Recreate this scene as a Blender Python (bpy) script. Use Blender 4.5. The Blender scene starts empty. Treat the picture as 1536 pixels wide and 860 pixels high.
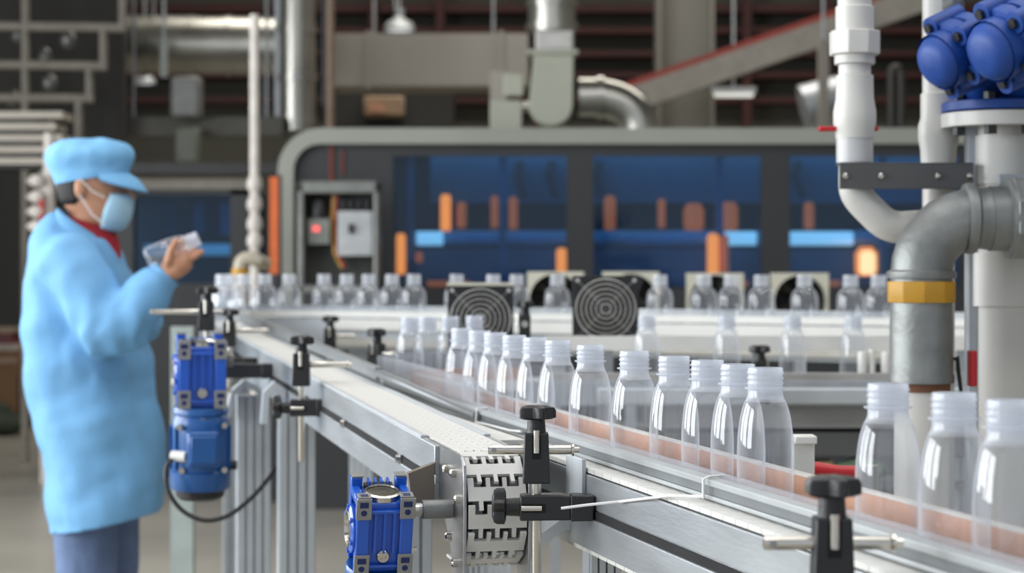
import bpy, bmesh, math, random
from mathutils import Vector, Matrix, noise

# ------------------------------------------------------------------ camera, light, exposure
SC = bpy.context.scene
COL = SC.collection
PI = math.pi
CAMZ = 1.36          # horizon at pixel row 404
FPX = 3000.0         # focal length in pixels of the 1536 wide frame

cam_d = bpy.data.cameras.new('camera')
cam = bpy.data.objects.new('camera', cam_d)
COL.objects.link(cam)
cam.location = (0, 0, CAMZ)
cam.rotation_euler = (PI / 2, 0, 0)
cam_d.sensor_width = 36.0
cam_d.lens = 36.0 * FPX / 1536.0
cam_d.shift_y = -26.0 / 1536.0
cam_d.clip_end = 200
cam_d.dof.use_dof = True
cam_d.dof.focus_distance = 2.55
cam_d.dof.aperture_fstop = 6.0
SC.camera = cam

SC.view_settings.view_transform = 'Standard'
SC.view_settings.look = 'None'
SC.view_settings.gamma = 1.0
SC.view_settings.exposure = 0.0
SC.view_settings.use_curve_mapping = False
SC.cycles.use_denoising = True
SC.cycles.max_bounces = 10
SC.cycles.transparent_max_bounces = 40
SC.cycles.glossy_bounces = 5
SC.cycles.caustics_reflective = False
SC.cycles.caustics_refractive = False
SC.cycles.sample_clamp_indirect = 4.0

world = bpy.data.worlds.new('hall_ambient')
SC.world = world
world.use_nodes = True
world.node_tree.nodes['Background'].inputs[0].default_value = (0.80, 0.88, 1.0, 1)
world.node_tree.nodes['Background'].inputs[1].default_value = 0.8


def area(name, loc, target, sx, sy, power, color=(1, 1, 1)):
    d = bpy.data.lights.new(name, 'AREA')
    d.shape = 'RECTANGLE'
    d.size, d.size_y = sx, sy
    d.energy = power
    d.color = color
    o = bpy.data.objects.new(name, d)
    COL.objects.link(o)
    o.location = loc
    o.rotation_euler = (Vector(target) - Vector(loc)).to_track_quat('-Z', 'Y').to_euler()
    return o


# added overhead fill below the solid roof; daylight through the left wall's tall windows
area('overhead_fill_light', (0.5, 3.2, 6.85), (0.5, 3.2, 0), 7.0, 8.0, 310, (0.97, 0.98, 1.0))
for wy in (0.5, 4.2, 7.9):
    area('window_light', (-6.9, wy, 2.7), (0, wy, 2.3), 2.8, 3.4, 310, (0.93, 0.97, 1.0))
for lx0 in (-3.2, -1.0, 1.2, 3.4):
    for ly0 in (0.6, 3.4, 6.2):
        ld = area('bay_lamp_light', (lx0, ly0, 5.6), (lx0, ly0, 0), 0.34, 0.34, 11, (1.0, 0.98, 0.95))
        ld.data.shape = 'DISK'
area('rear_fill_light', (1.0, 16.5, 6.85), (1.0, 16.5, 0), 8.0, 3.0, 480, (1.0, 0.95, 0.87))  # added warm fill that brightens the rear floor and machine


# ------------------------------------------------------------------ helpers
def P(u, v, y):
    """pixel of the 1536x860 frame + distance -> world point"""
    return Vector(((u - 768.0) / FPX * y, y, CAMZ - (v - 404.0) / FPX * y))


def lin(c):
    c = c / 255.0
    return c / 12.92 if c <= 0.04045 else ((c + 0.055) / 1.055) ** 2.4


def rgb(r, g, b):
    return (lin(r), lin(g), lin(b), 1.0)


MATS = {}


def pm(name, col, rough=0.5, metal=0.0, var=0.12, scale=12.0, bump=0.0, bscale=60.0, stretch=None, emit=0.0, coat=0.0, rvar=0.08):
    """procedural principled material: noise tints the colour, roughness and relief"""
    if name in MATS:
        return MATS[name]
    m = bpy.data.materials.new(name)
    m.use_nodes = True
    nt = m.node_tree
    b = nt.nodes['Principled BSDF']
    b.inputs['Roughness'].default_value = rough
    b.inputs['Metallic'].default_value = metal
    if coat:
        b.inputs['Coat Weight'].default_value = coat
        b.inputs['Coat Roughness'].default_value = 0.12
    tc = nt.nodes.new('ShaderNodeTexCoord')
    src = tc.outputs['Object']
    if stretch:
        mp = nt.nodes.new('ShaderNodeMapping')
        mp.inputs['Scale'].default_value = stretch
        nt.links.new(src, mp.inputs['Vector'])
        src = mp.outputs['Vector']
    n = nt.nodes.new('ShaderNodeTexNoise')
    n.inputs['Scale'].default_value = scale
    n.inputs['Detail'].default_value = 5
    nt.links.new(src, n.inputs['Vector'])
    cr = nt.nodes.new('ShaderNodeValToRGB')
    lo = tuple(max(0, c * (1 - var)) for c in col[:3]) + (1,)
    hi = tuple(min(1, c * (1 + var)) for c in col[:3]) + (1,)
    cr.color_ramp.elements[0].position = 0.3
    cr.color_ramp.elements[1].position = 0.7
    cr.color_ramp.elements[0].color = lo
    cr.color_ramp.elements[1].color = hi
    nt.links.new(n.outputs['Fac'], cr.inputs['Fac'])
    nt.links.new(cr.outputs['Color'], b.inputs['Base Color'])
    mr = nt.nodes.new('ShaderNodeMapRange')
    mr.inputs['To Min'].default_value = max(0.02, rough - rvar)
    mr.inputs['To Max'].default_value = min(1, rough + rvar)
    nt.links.new(n.outputs['Fac'], mr.inputs['Value'])
    nt.links.new(mr.outputs['Result'], b.inputs['Roughness'])
    if bump:
        n2 = nt.nodes.new('ShaderNodeTexNoise')
        n2.inputs['Scale'].default_value = bscale
        n2.inputs['Detail'].default_value = 4
        nt.links.new(src, n2.inputs['Vector'])
        bp = nt.nodes.new('ShaderNodeBump')
        bp.inputs['Strength'].default_value = bump
        bp.inputs['Distance'].default_value = 0.01
        nt.links.new(n2.outputs['Fac'], bp.inputs['Height'])
        nt.links.new(bp.outputs['Normal'], b.inputs['Normal'])
    if emit:
        b.inputs['Emission Color'].default_value = col
        b.inputs['Emission Strength'].default_value = emit
    MATS[name] = m
    return m


def clear_plastic(name, tint, haze, haze_edge, gloss=1.0, rough=0.06, haze_col=(0.87, 0.90, 0.97, 1)):
    """thin clear plastic wall: see-through, mirror-like towards grazing angles, a little milky"""
    if name in MATS:
        return MATS[name]
    m = bpy.data.materials.new(name)
    m.use_nodes = True
    nt = m.node_tree
    nt.nodes.clear()
    out = nt.nodes.new('ShaderNodeOutputMaterial')
    tr = nt.nodes.new('ShaderNodeBsdfTransparent')
    tr.inputs[0].default_value = tint
    df = nt.nodes.new('ShaderNodeBsdfDiffuse')
    df.inputs[0].default_value = haze_col
    tl = nt.nodes.new('ShaderNodeBsdfTranslucent')
    tl.inputs[0].default_value = haze_col
    mx0 = nt.nodes.new('ShaderNodeMixShader')
    mx0.inputs[0].default_value = 0.5
    nt.links.new(df.outputs[0], mx0.inputs[1])
    nt.links.new(tl.outputs[0], mx0.inputs[2])
    lw = nt.nodes.new('ShaderNodeLayerWeight')
    lw.inputs[0].default_value = 0.5
    tc = nt.nodes.new('ShaderNodeTexCoord')
    ns = nt.nodes.new('ShaderNodeTexNoise')
    ns.inputs['Scale'].default_value = 35
    nt.links.new(tc.outputs['Object'], ns.inputs['Vector'])
    pw = nt.nodes.new('ShaderNodeMath'); pw.operation = 'POWER'
    pw.inputs[1].default_value = 2.2
    nt.links.new(lw.outputs['Facing'], pw.inputs[0])
    mr = nt.nodes.new('ShaderNodeMapRange')
    mr.inputs['To Min'].default_value = haze
    mr.inputs['To Max'].default_value = haze_edge
    nt.links.new(pw.outputs[0], mr.inputs['Value'])
    mu = nt.nodes.new('ShaderNodeMath'); mu.operation = 'MULTIPLY_ADD'
    mu.inputs[1].default_value = 0.06
    nt.links.new(ns.outputs['Fac'], mu.inputs[0])
    nt.links.new(mr.outputs['Result'], mu.inputs[2])
    mx1 = nt.nodes.new('ShaderNodeMixShader')
    nt.links.new(mu.outputs[0], mx1.inputs[0])
    nt.links.new(tr.outputs[0], mx1.inputs[1])
    nt.links.new(mx0.outputs[0], mx1.inputs[2])
    gl = nt.nodes.new('ShaderNodeBsdfGlossy')
    gl.inputs['Roughness'].default_value = rough
    lf = nt.nodes.new('ShaderNodeLayerWeight')
    lf.inputs[0].default_value = 0.5
    p5 = nt.nodes.new('ShaderNodeMath'); p5.operation = 'POWER'
    p5.inputs[1].default_value = 5.0
    nt.links.new(lf.outputs['Facing'], p5.inputs[0])
    fm = nt.nodes.new('ShaderNodeMath'); fm.operation = 'MULTIPLY_ADD'; fm.use_clamp = True
    fm.inputs[1].default_value = 0.45 * gloss
    fm.inputs[2].default_value = 0.05 * gloss
    nt.links.new(p5.outputs[0], fm.inputs[0])
    bp = nt.nodes.new('ShaderNodeBump')
    bp.inputs['Strength'].default_value = 0.12
    bp.inputs['Distance'].default_value = 0.002
    nt.links.new(ns.outputs['Fac'], bp.inputs['Height'])
    nt.links.new(bp.outputs['Normal'], gl.inputs['Normal'])
    mx2 = nt.nodes.new('ShaderNodeMixShader')
    nt.links.new(fm.outputs[0], mx2.inputs[0])
    nt.links.new(mx1.outputs[0], mx2.inputs[1])
    nt.links.new(gl.outputs[0], mx2.inputs[2])
    nt.links.new(mx2.outputs[0], out.inputs['Surface'])
    MATS[name] = m
    return m


class MB:
    """collects shapes; build() links them as one mesh object"""

    def __init__(self):
        self.v = []
        self.f = []

    def add(self, vs, fs):
        o = len(self.v)
        self.v += [Vector(p) for p in vs]
        self.f += [tuple(i + o for i in f) for f in fs]
        return self

    def box(self, c, s, rot=None):
        c = Vector(c)
        h = Vector(s) / 2
        vs = []
        for x in (-1, 1):
            for y in (-1, 1):
                for z in (-1, 1):
                    p = Vector((x * h.x, y * h.y, z * h.z))
                    if rot is not None:
                        p = rot @ p
                    vs.append(c + p)
        return self.add(vs, [(0, 1, 3, 2), (4, 6, 7, 5), (0, 4, 5, 1), (2, 3, 7, 6), (0, 2, 6, 4), (1, 5, 7, 3)])

    def bx(self, x0, x1, y0, y1, z0, z1):
        return self.box(((x0 + x1) / 2, (y0 + y1) / 2, (z0 + z1) / 2), (abs(x1 - x0), abs(y1 - y0), abs(z1 - z0)))

    def rings(self, rs, cap0=True, cap1=True, closed=True):
        n = len(rs[0])
        vs = [p for r in rs for p in r]
        fs = []
        for i in range(len(rs) - 1):
            for k in range(n if closed else n - 1):
                k2 = (k + 1) % n
                fs.append((i * n + k, i * n + k2, (i + 1) * n + k2, (i + 1) * n + k))
        if cap0:
            fs.append(tuple(range(n - 1, -1, -1)))
        if cap1:
            fs.append(tuple((len(rs) - 1) * n + k for k in range(n)))
        return self.add(vs, fs)

    def cyl(self, p0, p1, r, r2=None, seg=16, caps=True):
        return self.tube([p0, p1], [r, r if r2 is None else r2], seg, caps)

    def tube(self, path, r, seg=12, caps=True, rot0=0.0):
        path = [Vector(p) for p in path]
        n = len(path)
        if not isinstance(r, (list, tuple)):
            r = [r] * n
        tans = []
        for i in range(n):
            a = path[max(0, i - 1)]
            b = path[min(n - 1, i + 1)]
            tans.append((b - a).normalized())
        t = tans[0]
        ref = Vector((0, 0, 1)) if abs(t.z) < 0.9 else Vector((1, 0, 0))
        nrm = (ref - t * ref.dot(t)).normalized()
        rs = []
        for i in range(n):
            if i:
                q = tans[i - 1].rotation_difference(tans[i])
                nrm = (q @ nrm)
                nrm = (nrm - tans[i] * nrm.dot(tans[i])).normalized()
            bi = tans[i].cross(nrm)
            rs.append([path[i] + (nrm * math.cos(2 * PI * k / seg + rot0) + bi * math.sin(2 * PI * k / seg + rot0)) * r[i] for k in range(seg)])
        return self.rings(rs, caps, caps)

    def lathe(self, prof, seg=24, origin=(0, 0, 0), axis=(0, 0, 1), cap0=False, cap1=False, rot0=0.0):
        """prof: list of (radius, distance along axis)"""
        a = Vector(axis).normalized()
        q = Vector((0, 0, 1)).rotation_difference(a)
        o = Vector(origin)
        rs = []
        for (r, h) in prof:
            rs.append([o + q @ Vector((r * math.cos(2 * PI * k / seg + rot0), r * math.sin(2 * PI * k / seg + rot0), h)) for k in range(seg)])
        return self.rings(rs, cap0, cap1)

    def prism(self, poly, axis, d0, d1):
        """poly of 2D points extruded along 'x', 'y' or 'z' from d0 to d1"""
        def mk(p, d):
            if axis == 'x':
                return (d, p[0], p[1])
            if axis == 'y':
                return (p[0], d, p[1])
            return (p[0], p[1], d)
        n = len(poly)
        vs = [mk(p, d0) for p in poly] + [mk(p, d1) for p in poly]
        fs = [tuple(range(n)), tuple(range(2 * n - 1, n - 1, -1))]
        for i in range(n):
            j = (i + 1) % n
            fs.append((i, j, n + j, n + i))
        return self.add(vs, fs)

    def ell(self, c, s, seg=16, rg=10):
        c = Vector(c)
        rs = []
        for i in range(rg + 1):
            th = PI * i / rg
            rr = max(math.sin(th), 0.02)
            rs.append([c + Vector((s[0] * rr * math.cos(2 * PI * k / seg), s[1] * rr * math.sin(2 * PI * k / seg), -s[2] * math.cos(th))) for k in range(seg)])
        return self.rings(rs)

    def strip(self, path, w0, w1, z0, z1):
        """wall of rectangular section along a plan path; offsets w0..w1 to the right, heights z0..z1 above the path"""
        path = [Vector(p) for p in path]
        rs = []
        for i, p in enumerate(path):
            a = path[max(0, i - 1)]
            b = path[min(len(path) - 1, i + 1)]
            t = b - a
            nn = Vector((t.y, -t.x, 0)).normalized()
            rs.append([p + nn * w0 + Vector((0, 0, z0)), p + nn * w1 + Vector((0, 0, z0)), p + nn * w1 + Vector((0, 0, z1)), p + nn * w0 + Vector((0, 0, z1))])
        return self.rings(rs)

    def mesh(self, name, off=None, smooth=40):
        off = off or Vector((0, 0, 0))
        me = bpy.data.meshes.new(name)
        me.from_pydata([tuple(p - off) for p in self.v], [], self.f)
        bm = bmesh.new()
        bm.from_mesh(me)
        bmesh.ops.recalc_face_normals(bm, faces=bm.faces)
        bm.to_mesh(me)
        bm.free()
        if smooth:
            for p in me.polygons:
                p.use_smooth = True
            if smooth < 180:
                me.set_sharp_from_angle(angle=math.radians(smooth))
        return me

    def build(self, name, mat, parent=None, w=False, bevel=0, smooth=40):
        """w: the shapes were given in world coordinates and parent's root is not rotated"""
        off = None
        if w and parent is not None:
            r = parent
            while r.parent:
                r = r.parent
            off = r.location.copy()
        if w and parent is None:
            lo = Vector((min(p.x for p in self.v), min(p.y for p in self.v), min(p.z for p in self.v)))
            hi = Vector((max(p.x for p in self.v), max(p.y for p in self.v), lo.z))
            off = (lo + hi) / 2
        me = self.mesh(name, off, smooth)
        o = bpy.data.objects.new(name, me)
        COL.objects.link(o)
        me.materials.append(mat)
        if parent is not None:
            o.parent = parent
        elif off is not None:
            o.location = off
        if bevel:
            bv = o.modifiers.new('bevel', 'BEVEL')
            bv.width = bevel
            bv.segments = 2
            bv.limit_method = 'ANGLE'
        return o


def tag(o, label=None, cat=None, group=None, kind=None):
    if label: o['label'] = label
    if cat: o['category'] = cat
    if group: o['group'] = group
    if kind: o['kind'] = kind
    return o


def thing(name, label, cat, loc=(0, 0, 0), rotz=0.0, group=None, rot=None):
    o = bpy.data.objects.new(name, None)
    o.empty_display_size = 0.1
    COL.objects.link(o)
    o.location = loc
    o.rotation_euler = rot if rot else (0, 0, rotz)
    return tag(o, label, cat, group)


def children(o):
    return [c for c in list(COL.objects) if c.parent == o]


def copy_tree(o, parent=None, kids=None):
    c = o.copy()
    COL.objects.link(c)
    if parent is not None:
        c.parent = parent
    for ch in (kids.get(o, []) if kids else children(o)):
        copy_tree(ch, c, kids)
    return c


def bez(p0, p1, p2, p3, n=12):
    p0, p1, p2, p3 = map(Vector, (p0, p1, p2, p3))
    r = []
    for i in range(n + 1):
        t = i / n
        r.append(p0 * (1 - t) ** 3 + p1 * 3 * t * (1 - t) ** 2 + p2 * 3 * t * t * (1 - t) + p3 * t ** 3)
    return r


# ------------------------------------------------------------------ materials
ALU = pm('brushed_aluminium', rgb(180, 184, 187), 0.38, 0.75, 0.06, 30, 0.05, 200, (1, 0.15, 1))
ALU_D = pm('dull_aluminium', rgb(168, 172, 176), 0.45, 0.6, 0.08, 20)
ALU_W = pm('anodised_pale_aluminium', rgb(190, 195, 199), 0.5, 0.25, 0.05, 15)
STEEL = pm('polished_steel', rgb(205, 200, 190), 0.22, 1.0, 0.06, 40)
STEEL_D = pm('worn_steel_plate', rgb(165, 165, 165), 0.33, 0.9, 0.2, 9, 0.08, 60)
WHITE_P = pm('white_belt_plastic', rgb(218, 217, 212), 0.42, 0, 0.04, 25, 0.06, 120)
WHITE_B = pm('white_plastic_strip', rgb(222, 221, 216), 0.4, 0, 0.04, 10)
BLACK_P = pm('black_moulded_plastic', rgb(30, 30, 31), 0.42, 0, 0.15, 60, 0.1, 300)
DARK = pm('dark_slot', rgb(14, 14, 15), 0.85)
GREY_RAIL = pm('grey_guide_profile', rgb(178, 182, 183), 0.4, 0.35, 0.05, 12)
TAN = pm('tan_guide_strip', rgb(186, 138, 112), 0.6, 0, 0.08, 8, 0.03, 80, (1, 1, 1))
TAN_EDGE = pm('pale_strip_edge', rgb(200, 196, 188), 0.5, 0, 0.05)
BLUE_GB = pm('glossy_blue_enamel', rgb(26, 88, 192), 0.3, 0, 0.08, 14, 0.03, 60, coat=0.4)
BLUE_M = pm('motor_blue_enamel', rgb(18, 84, 150), 0.35, 0, 0.08, 14, 0.03, 60, coat=0.3)
PAD = pm('machined_grey_pad', rgb(150, 150, 148), 0.4, 0.6, 0.08, 60)
PVC = pm('white_pvc', rgb(206, 204, 198), 0.38, 0, 0.03, 8)
GALV = pm('galvanised_iron', rgb(128, 130, 128), 0.46, 0.6, 0.25, 12, 0.2, 40)
YELLOW = pm('yellow_tape', rgb(186, 138, 34), 0.5, 0, 0.1, 20, 0.05, 60)
RED = pm('red_lever_coating', rgb(185, 22, 32), 0.4, 0, 0.08)
BRACKET = pm('dark_grey_bracket_steel', rgb(88, 88, 88), 0.55, 0.3, 0.1, 12)
VALVE_B = pm('blue_valve_paint', rgb(20, 64, 140), 0.5, 0, 0.12, 16, 0.08, 30)
CLEAR = clear_plastic('clear_bottle_plastic', (0.965, 0.972, 0.985, 1), 0.05, 0.75, 1.6, 0.04)
NECK = clear_plastic('milky_bottle_neck', (0.95, 0.965, 0.98, 1), 0.42, 0.85, 1.1, 0.15)
FILM = clear_plastic('clear_guide_film', (0.96, 0.97, 0.98, 1), 0.16, 0.3, 1.0, 0.1)
CREAM = pm('cream_painted_metal', rgb(196, 194, 178), 0.5, 0, 0.06, 6)

# ------------------------------------------------------------------ the hall
m_floor = pm('trowelled_concrete', rgb(168, 163, 152), 0.35, 0, 0.10, 0.9, 0.03, 12)
m_wall = pm('olive_grey_sheet', rgb(98, 97, 88), 0.8, 0, 0.1, 0.6)
m_wall_l = pm('painted_hall_wall', rgb(150, 148, 140), 0.8, 0, 0.08, 0.6)
m_ceil = pm('roof_sheet', rgb(80, 78, 72), 0.85, 0, 0.1, 0.5)
m_red = pm('oxide_red_steel', rgb(80, 40, 35), 0.6, 0, 0.15, 2)
m_conc = pm('grey_column_paint', rgb(112, 110, 102), 0.7, 0, 0.08, 1)


def struct(name, mb, mat, parent=None):
    o = mb.build(name, mat, parent, smooth=30)
    o['kind'] = 'structure'
    return o


HX0, HX1, HY0, HY1, HZ = -7.0, 9.0, -4.0, 24.0, 7.0
struct('floor', MB().bx(HX0 - .2, HX1 + .2, HY0 - .2, HY1 + .2, -0.12, 0.0), m_floor)
struct('ceiling', MB().bx(HX0 - .2, HX1 + .2, HY0 - .2, HY1 + .2, HZ, HZ + 0.15), m_ceil)
struct('wall_back', MB().bx(HX0, HX1, HY1, HY1 + 0.2, 0, HZ), m_wall)
struct('wall_right', MB().bx(HX1, HX1 + .2, HY0, HY1, 0, HZ), m_wall_l)
wl = MB()
ys = [HY0, -0.95, 1.95, 2.75, 5.65, 6.45, 9.35, HY1]
for i in range(0, 8, 2):
    wl.bx(HX0 - .2, HX0, ys[i], ys[i + 1], 0, HZ)
for i in (1, 3, 5):
    wl.bx(HX0 - .2, HX0, ys[i], ys[i + 1], 0, 0.95)
    wl.bx(HX0 - .2, HX0, ys[i], ys[i + 1], 4.45, HZ)
struct('wall_left', wl, m_wall_l)
for n, i in enumerate((1, 3, 5)):
    y0, y1 = ys[i], ys[i + 1]
    wf = MB()
    for zz in (0.98, 2.7, 4.42):
        wf.bx(HX0 - .12, HX0 - .04, y0, y1, zz - .03, zz + .03)
    for k in range(4):
        yy = y0 + (y1 - y0) * k / 3
        wf.bx(HX0 - .12, HX0 - .04, yy - .03, yy + .03, 0.95, 4.45)
    struct('window_%d' % (n + 1), wf, ALU_W)
# girts of the back wall (oxide red) and columns
for n, (v, hh) in enumerate(((12, 12), (45, 10), (80, 9), (112, 9), (150, 9))):
    z = P(0, v, 23.6).z
    struct('trim_%d' % (n + 1), MB().bx(HX0, HX1, 23.6, 23.95, z - hh / 250., z + hh / 250.), m_red)
for n, (u, wpx) in enumerate(((560, 8), (660, 8), (805, 8), (1120, 8), (1240, 8))):
    x = P(u, 0, 23.5).x
    struct('trim_%d' % (n + 10), MB().bx(x - .05, x + .05, 23.45, 23.6, 0, HZ), m_red)
# steel column with flanges
xc0, xc1 = P(985, 0, 18).x, P(1070, 0, 18).x
struct('trim_20', MB().bx(xc0, xc0 + .03, 17.9, 18.3, 0, HZ).bx(xc1 - .03, xc1, 17.9, 18.3, 0, HZ).bx(xc0, xc1, 18.08, 18.12, 0, HZ), m_conc)
# raking beam with red top edge
a, b = P(940, 150, 17), P(1600, -80, 16.2)
d = (b - a).normalized()
up = Vector((-d.z, 0, d.x))
for nm, o0, o1, mt in (('trim_21', -0.12, 0.09, pm('beam_paint', rgb(150, 145, 136), 0.7)), ('trim_22', 0.09, 0.14, pm('beam_red_edge', rgb(150, 60, 48), 0.6))):
    rs = []
    for e in (a - d * 0.2, b + d * 1.5):
        rs.append([e + up * o0 + Vector((0, -.1, 0)), e + up * o0 + Vector((0, .1, 0)), e + up * o1 + Vector((0, .1, 0)), e + up * o1 + Vector((0, -.1, 0))])
    struct(nm, MB().rings(rs), mt)

# ------------------------------------------------------------------ conveyors
BZ = 1.093                           # belt level of the front conveyor
RS = -0.25                           # plan slope dX/dY of the front conveyor
RANG = math.atan(0.25)               # turn of local +Y about Z


def bottle_line(y):
    return 0.289 + RS * (y - 2.266)


def link_mesh(width, pitch, th, nf, gap=0.0006):
    """flat chain link with interlocking fingers on both edges"""
    g = gap
    cell = width / (2 * nf + 1)
    amp = pitch * 0.17
    pts = []
    # forward edge, left to right
    x = -width / 2
    for i in range(2 * nf + 1):
        y = pitch / 2 + (amp if i % 2 == 0 else -amp) - g
        gg = g if i % 2 == 0 else -g
        pts.append((x + (gg if i else 0), y)); pts.append((x + cell - (gg if i < 2 * nf else 0), y))
        x += cell
    x = width / 2
    for i in range(2 * nf + 1):
        y = -pitch / 2 + (amp if i % 2 == 0 else -amp) + g
        gg = -g if i % 2 == 0 else g
        pts.append((x - (gg if i else 0), y)); pts.append((x - cell + (gg if i < 2 * nf else 0), y))
        x -= cell
    return MB().prism(pts, 'z', -th, 0)


def conveyor_root(name, label, x, y, z, ang, pitch=0.0):
    return thing(name, label, 'conveyor', (x, y, z), rot=(pitch, 0, ang))


# ---- left conveyor: empty belt, drive end towards the camera, rising a little to the rear
LS = -0.2388
LANG = math.atan(0.2388)
LPITCH = math.atan(0.0207 * math.cos(LANG))
LEND = 2.70
lx = -0.0715 + LS * (LEND - 2.75)
lz = 1.107 + 0.0207 * (LEND - 2.75)
left = conveyor_root('chain_conveyor', 'empty chain conveyor with bare white links, drive sprocket and blue gear motor at its end', lx, LEND, lz, LANG, LPITCH)
LW = 0.084
LLEN = 3.95
SR = 0.076        # sprocket radius
cap = MB()
# side beams with a slot: two plates each side
for s, x0, x1 in ((0, -0.012, 0.0), (1, LW, LW + 0.012)):
    mb = MB().bx(x0, x1, 0.17, LLEN, -0.045, -0.002).bx(x0 + .002, x1 - .002, 0.17, LLEN, -0.056, -0.045).bx(x0 - (0.004 if s == 0 else 0), x1 + (0.004 if s else 0), 0.17, LLEN, -0.1, -0.056)
    mb.build('side_beam', ALU, left, bevel=0.0012)
    MB().bx(x0 - .001 if s == 0 else x1 - .001, x0 + .001 if s == 0 else x1 + .001, 0.2, LLEN, -0.0555, -0.0455).build('slot', DARK, left)
for y in (0.42, 1.0, 1.55):
    MB().bx(-0.0165, -0.011, y, y + 0.03, -0.058, -0.043).cyl((-0.016, y + .015, -.0505), (-0.021, y + .015, -.0505), 0.006, seg=6).build('slot_nut', STEEL, left)
# end plates of worn steel that carry the sprocket shaft
for x0, x1 in ((-0.0055, -0.001), (LW + 0.001, LW + 0.0055)):
    poly = [(0.25, -0.001), (0.02, -0.001), (0.006, -0.012), (0.002, -0.03), (0.0, -0.08), (0.004, -0.2), (0.05, -0.2), (0.09, -0.13), (0.13, -0.10), (0.25, -0.09)]
    MB().prism(poly, 'x', x0, x1).build('end_plate', STEEL_D, left, bevel=0.001)
for (y, z) in ((0.11, -0.028), (0.06, -0.028), (0.03, -0.06), (0.09, -0.12), (0.045, -0.15)):
    MB().lathe([(0.0001, 0), (0.0065, 0), (0.0065, 0.006), (0.004, 0.008), (0.0001, 0.008)], 10, (-0.0055, y, z), (-1, 0, 0)).build('bolt', STEEL, left)
# sprocket and shaft
spr = MB()
for xx in (0.016, 0.042, 0.068):
    pts = []
    for k in range(20):
        a0 = 2 * PI * k / 20
        r = SR - (0.012 if k % 2 else 0.004)
        pts.append((0.078 + r * math.cos(a0), -SR - 0.003 + r * math.sin(a0)))
    spr.prism(pts, 'x', xx - .006, xx + .006)
spr.build('sprocket', pm('grey_sprocket', rgb(120, 122, 124), 0.5), left)
MB().cyl((-0.012, 0.078, -SR - .003), (LW + .012, 0.078, -SR - .003), 0.012).build('sprocket_shaft', STEEL, left)
# chain links
PITCH = 0.0381
lmesh = link_mesh(LW - 0.003, PITCH, 0.004, 3).mesh('belt_link', None, 30)
lmesh.materials.append(WHITE_P)
wmesh = link_mesh(LW - 0.003, PITCH, 0.005, 3, 0.0030).mesh('belt_link', None, 30)
wmesh.materials.append(WHITE_P)


def put_link(root, mesh, loc, rx=0.0, rz=0.0):
    o = bpy.data.objects.new('belt_link', mesh)
    COL.objects.link(o)
    o.parent = root
    o.location = loc
    o.rotation_euler = (rx, 0, rz)
    return o


y = 0.078 + PITCH / 2
while y < LLEN:
    put_link(left, lmesh, (LW / 2, y, 0))
    y += PITCH
k = 0
rr = SR + 0.003
dth = PITCH / rr
th = dth * 0.5
while th < PI:
    # angle from the top over the front
    put_link(left, wmesh, (LW / 2, 0.078 - rr * math.sin(th), -SR - .003 + rr * math.cos(th)), rx=th)
    th += dth
y = 0.078 + PITCH / 2
while y < 0.14:
    put_link(left, lmesh, (LW / 2, y, -2 * SR - 0.006), rx=PI)
    y += PITCH
MB().bx(0.001, LW - .001, 0.1, LLEN, -0.012, -0.0042).build('belt_bed', WHITE_B, left)
# wear strip along the belt edge
for x0, x1 in ((-0.011, -0.001), (LW + .001, LW + .011)):
    MB().bx(x0, x1, 0.28, LLEN, -0.004, 0.0015).build('wear_strip', ALU_W, left)
# guard plate in front of the sprocket shaft: folded tan sheet
MB().prism([(-0.052, -0.040), (-0.014, -0.026), (-0.014, -0.098), (-0.030, -0.105), (-0.046, -0.085)], 'y', 0.16, 0.175).build('guard_plate', pm('brown_sheet', rgb(122, 112, 98), 0.55, 0.2), left)


def leg_profile(mb, x, y, w, d, z0, z1):
    """aluminium profile with grooves on its faces"""
    mb.bx(x - w / 2, x + w / 2, y - d / 2 + .008, y + d / 2 - .008, z0, z1)
    n = 4
    step = w / n
    for k in range(n):
        xa = x - w / 2 + step * k
        mb.bx(xa + step * .14, xa + step * .86, y - d / 2, y + d / 2, z0, z1)


for (ly, lxx) in ((1.83, 0.002), (2.27, -0.047), (0.7, 0.045), (3.6, 0.042)):
    mb = MB()
    zt = -0.1
    leg_profile(mb, lxx, ly, 0.083, 0.045, -lz + 0.002 - 0.0207 * ly, zt)
    lg = mb.build('leg', ALU_W, left)
    MB().bx(lxx - .06, lxx + .06, ly - .05, ly + .05, -lz - 0.0207 * ly, -lz + .01 - 0.0207 * ly).build('foot_plate', ALU_D, lg)
# pale curved bracket on the outer leg
pts = [(-0.12, -0.15), (-0.105, -0.085), (-0.075, -0.06), (-0.04, -0.075), (-0.012, -0.11), (-0.018, -0.12), (-0.045, -0.09), (-0.075, -0.075), (-0.095, -0.095), (-0.108, -0.15)]
MB().prism(pts, 'y', 2.22, 2.26).build('curved_bracket', ALU_W, left)
pts = [(-0.075, -0.13), (-0.07, -0.06), (-0.045, -0.035), (-0.02, -0.06), (-0.02, -0.075), (-0.045, -0.055), (-0.058, -0.07), (-0.062, -0.13)]
MB().prism(pts, 'y', 1.84, 1.88).build('curved_bracket', ALU_W, left)

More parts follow.
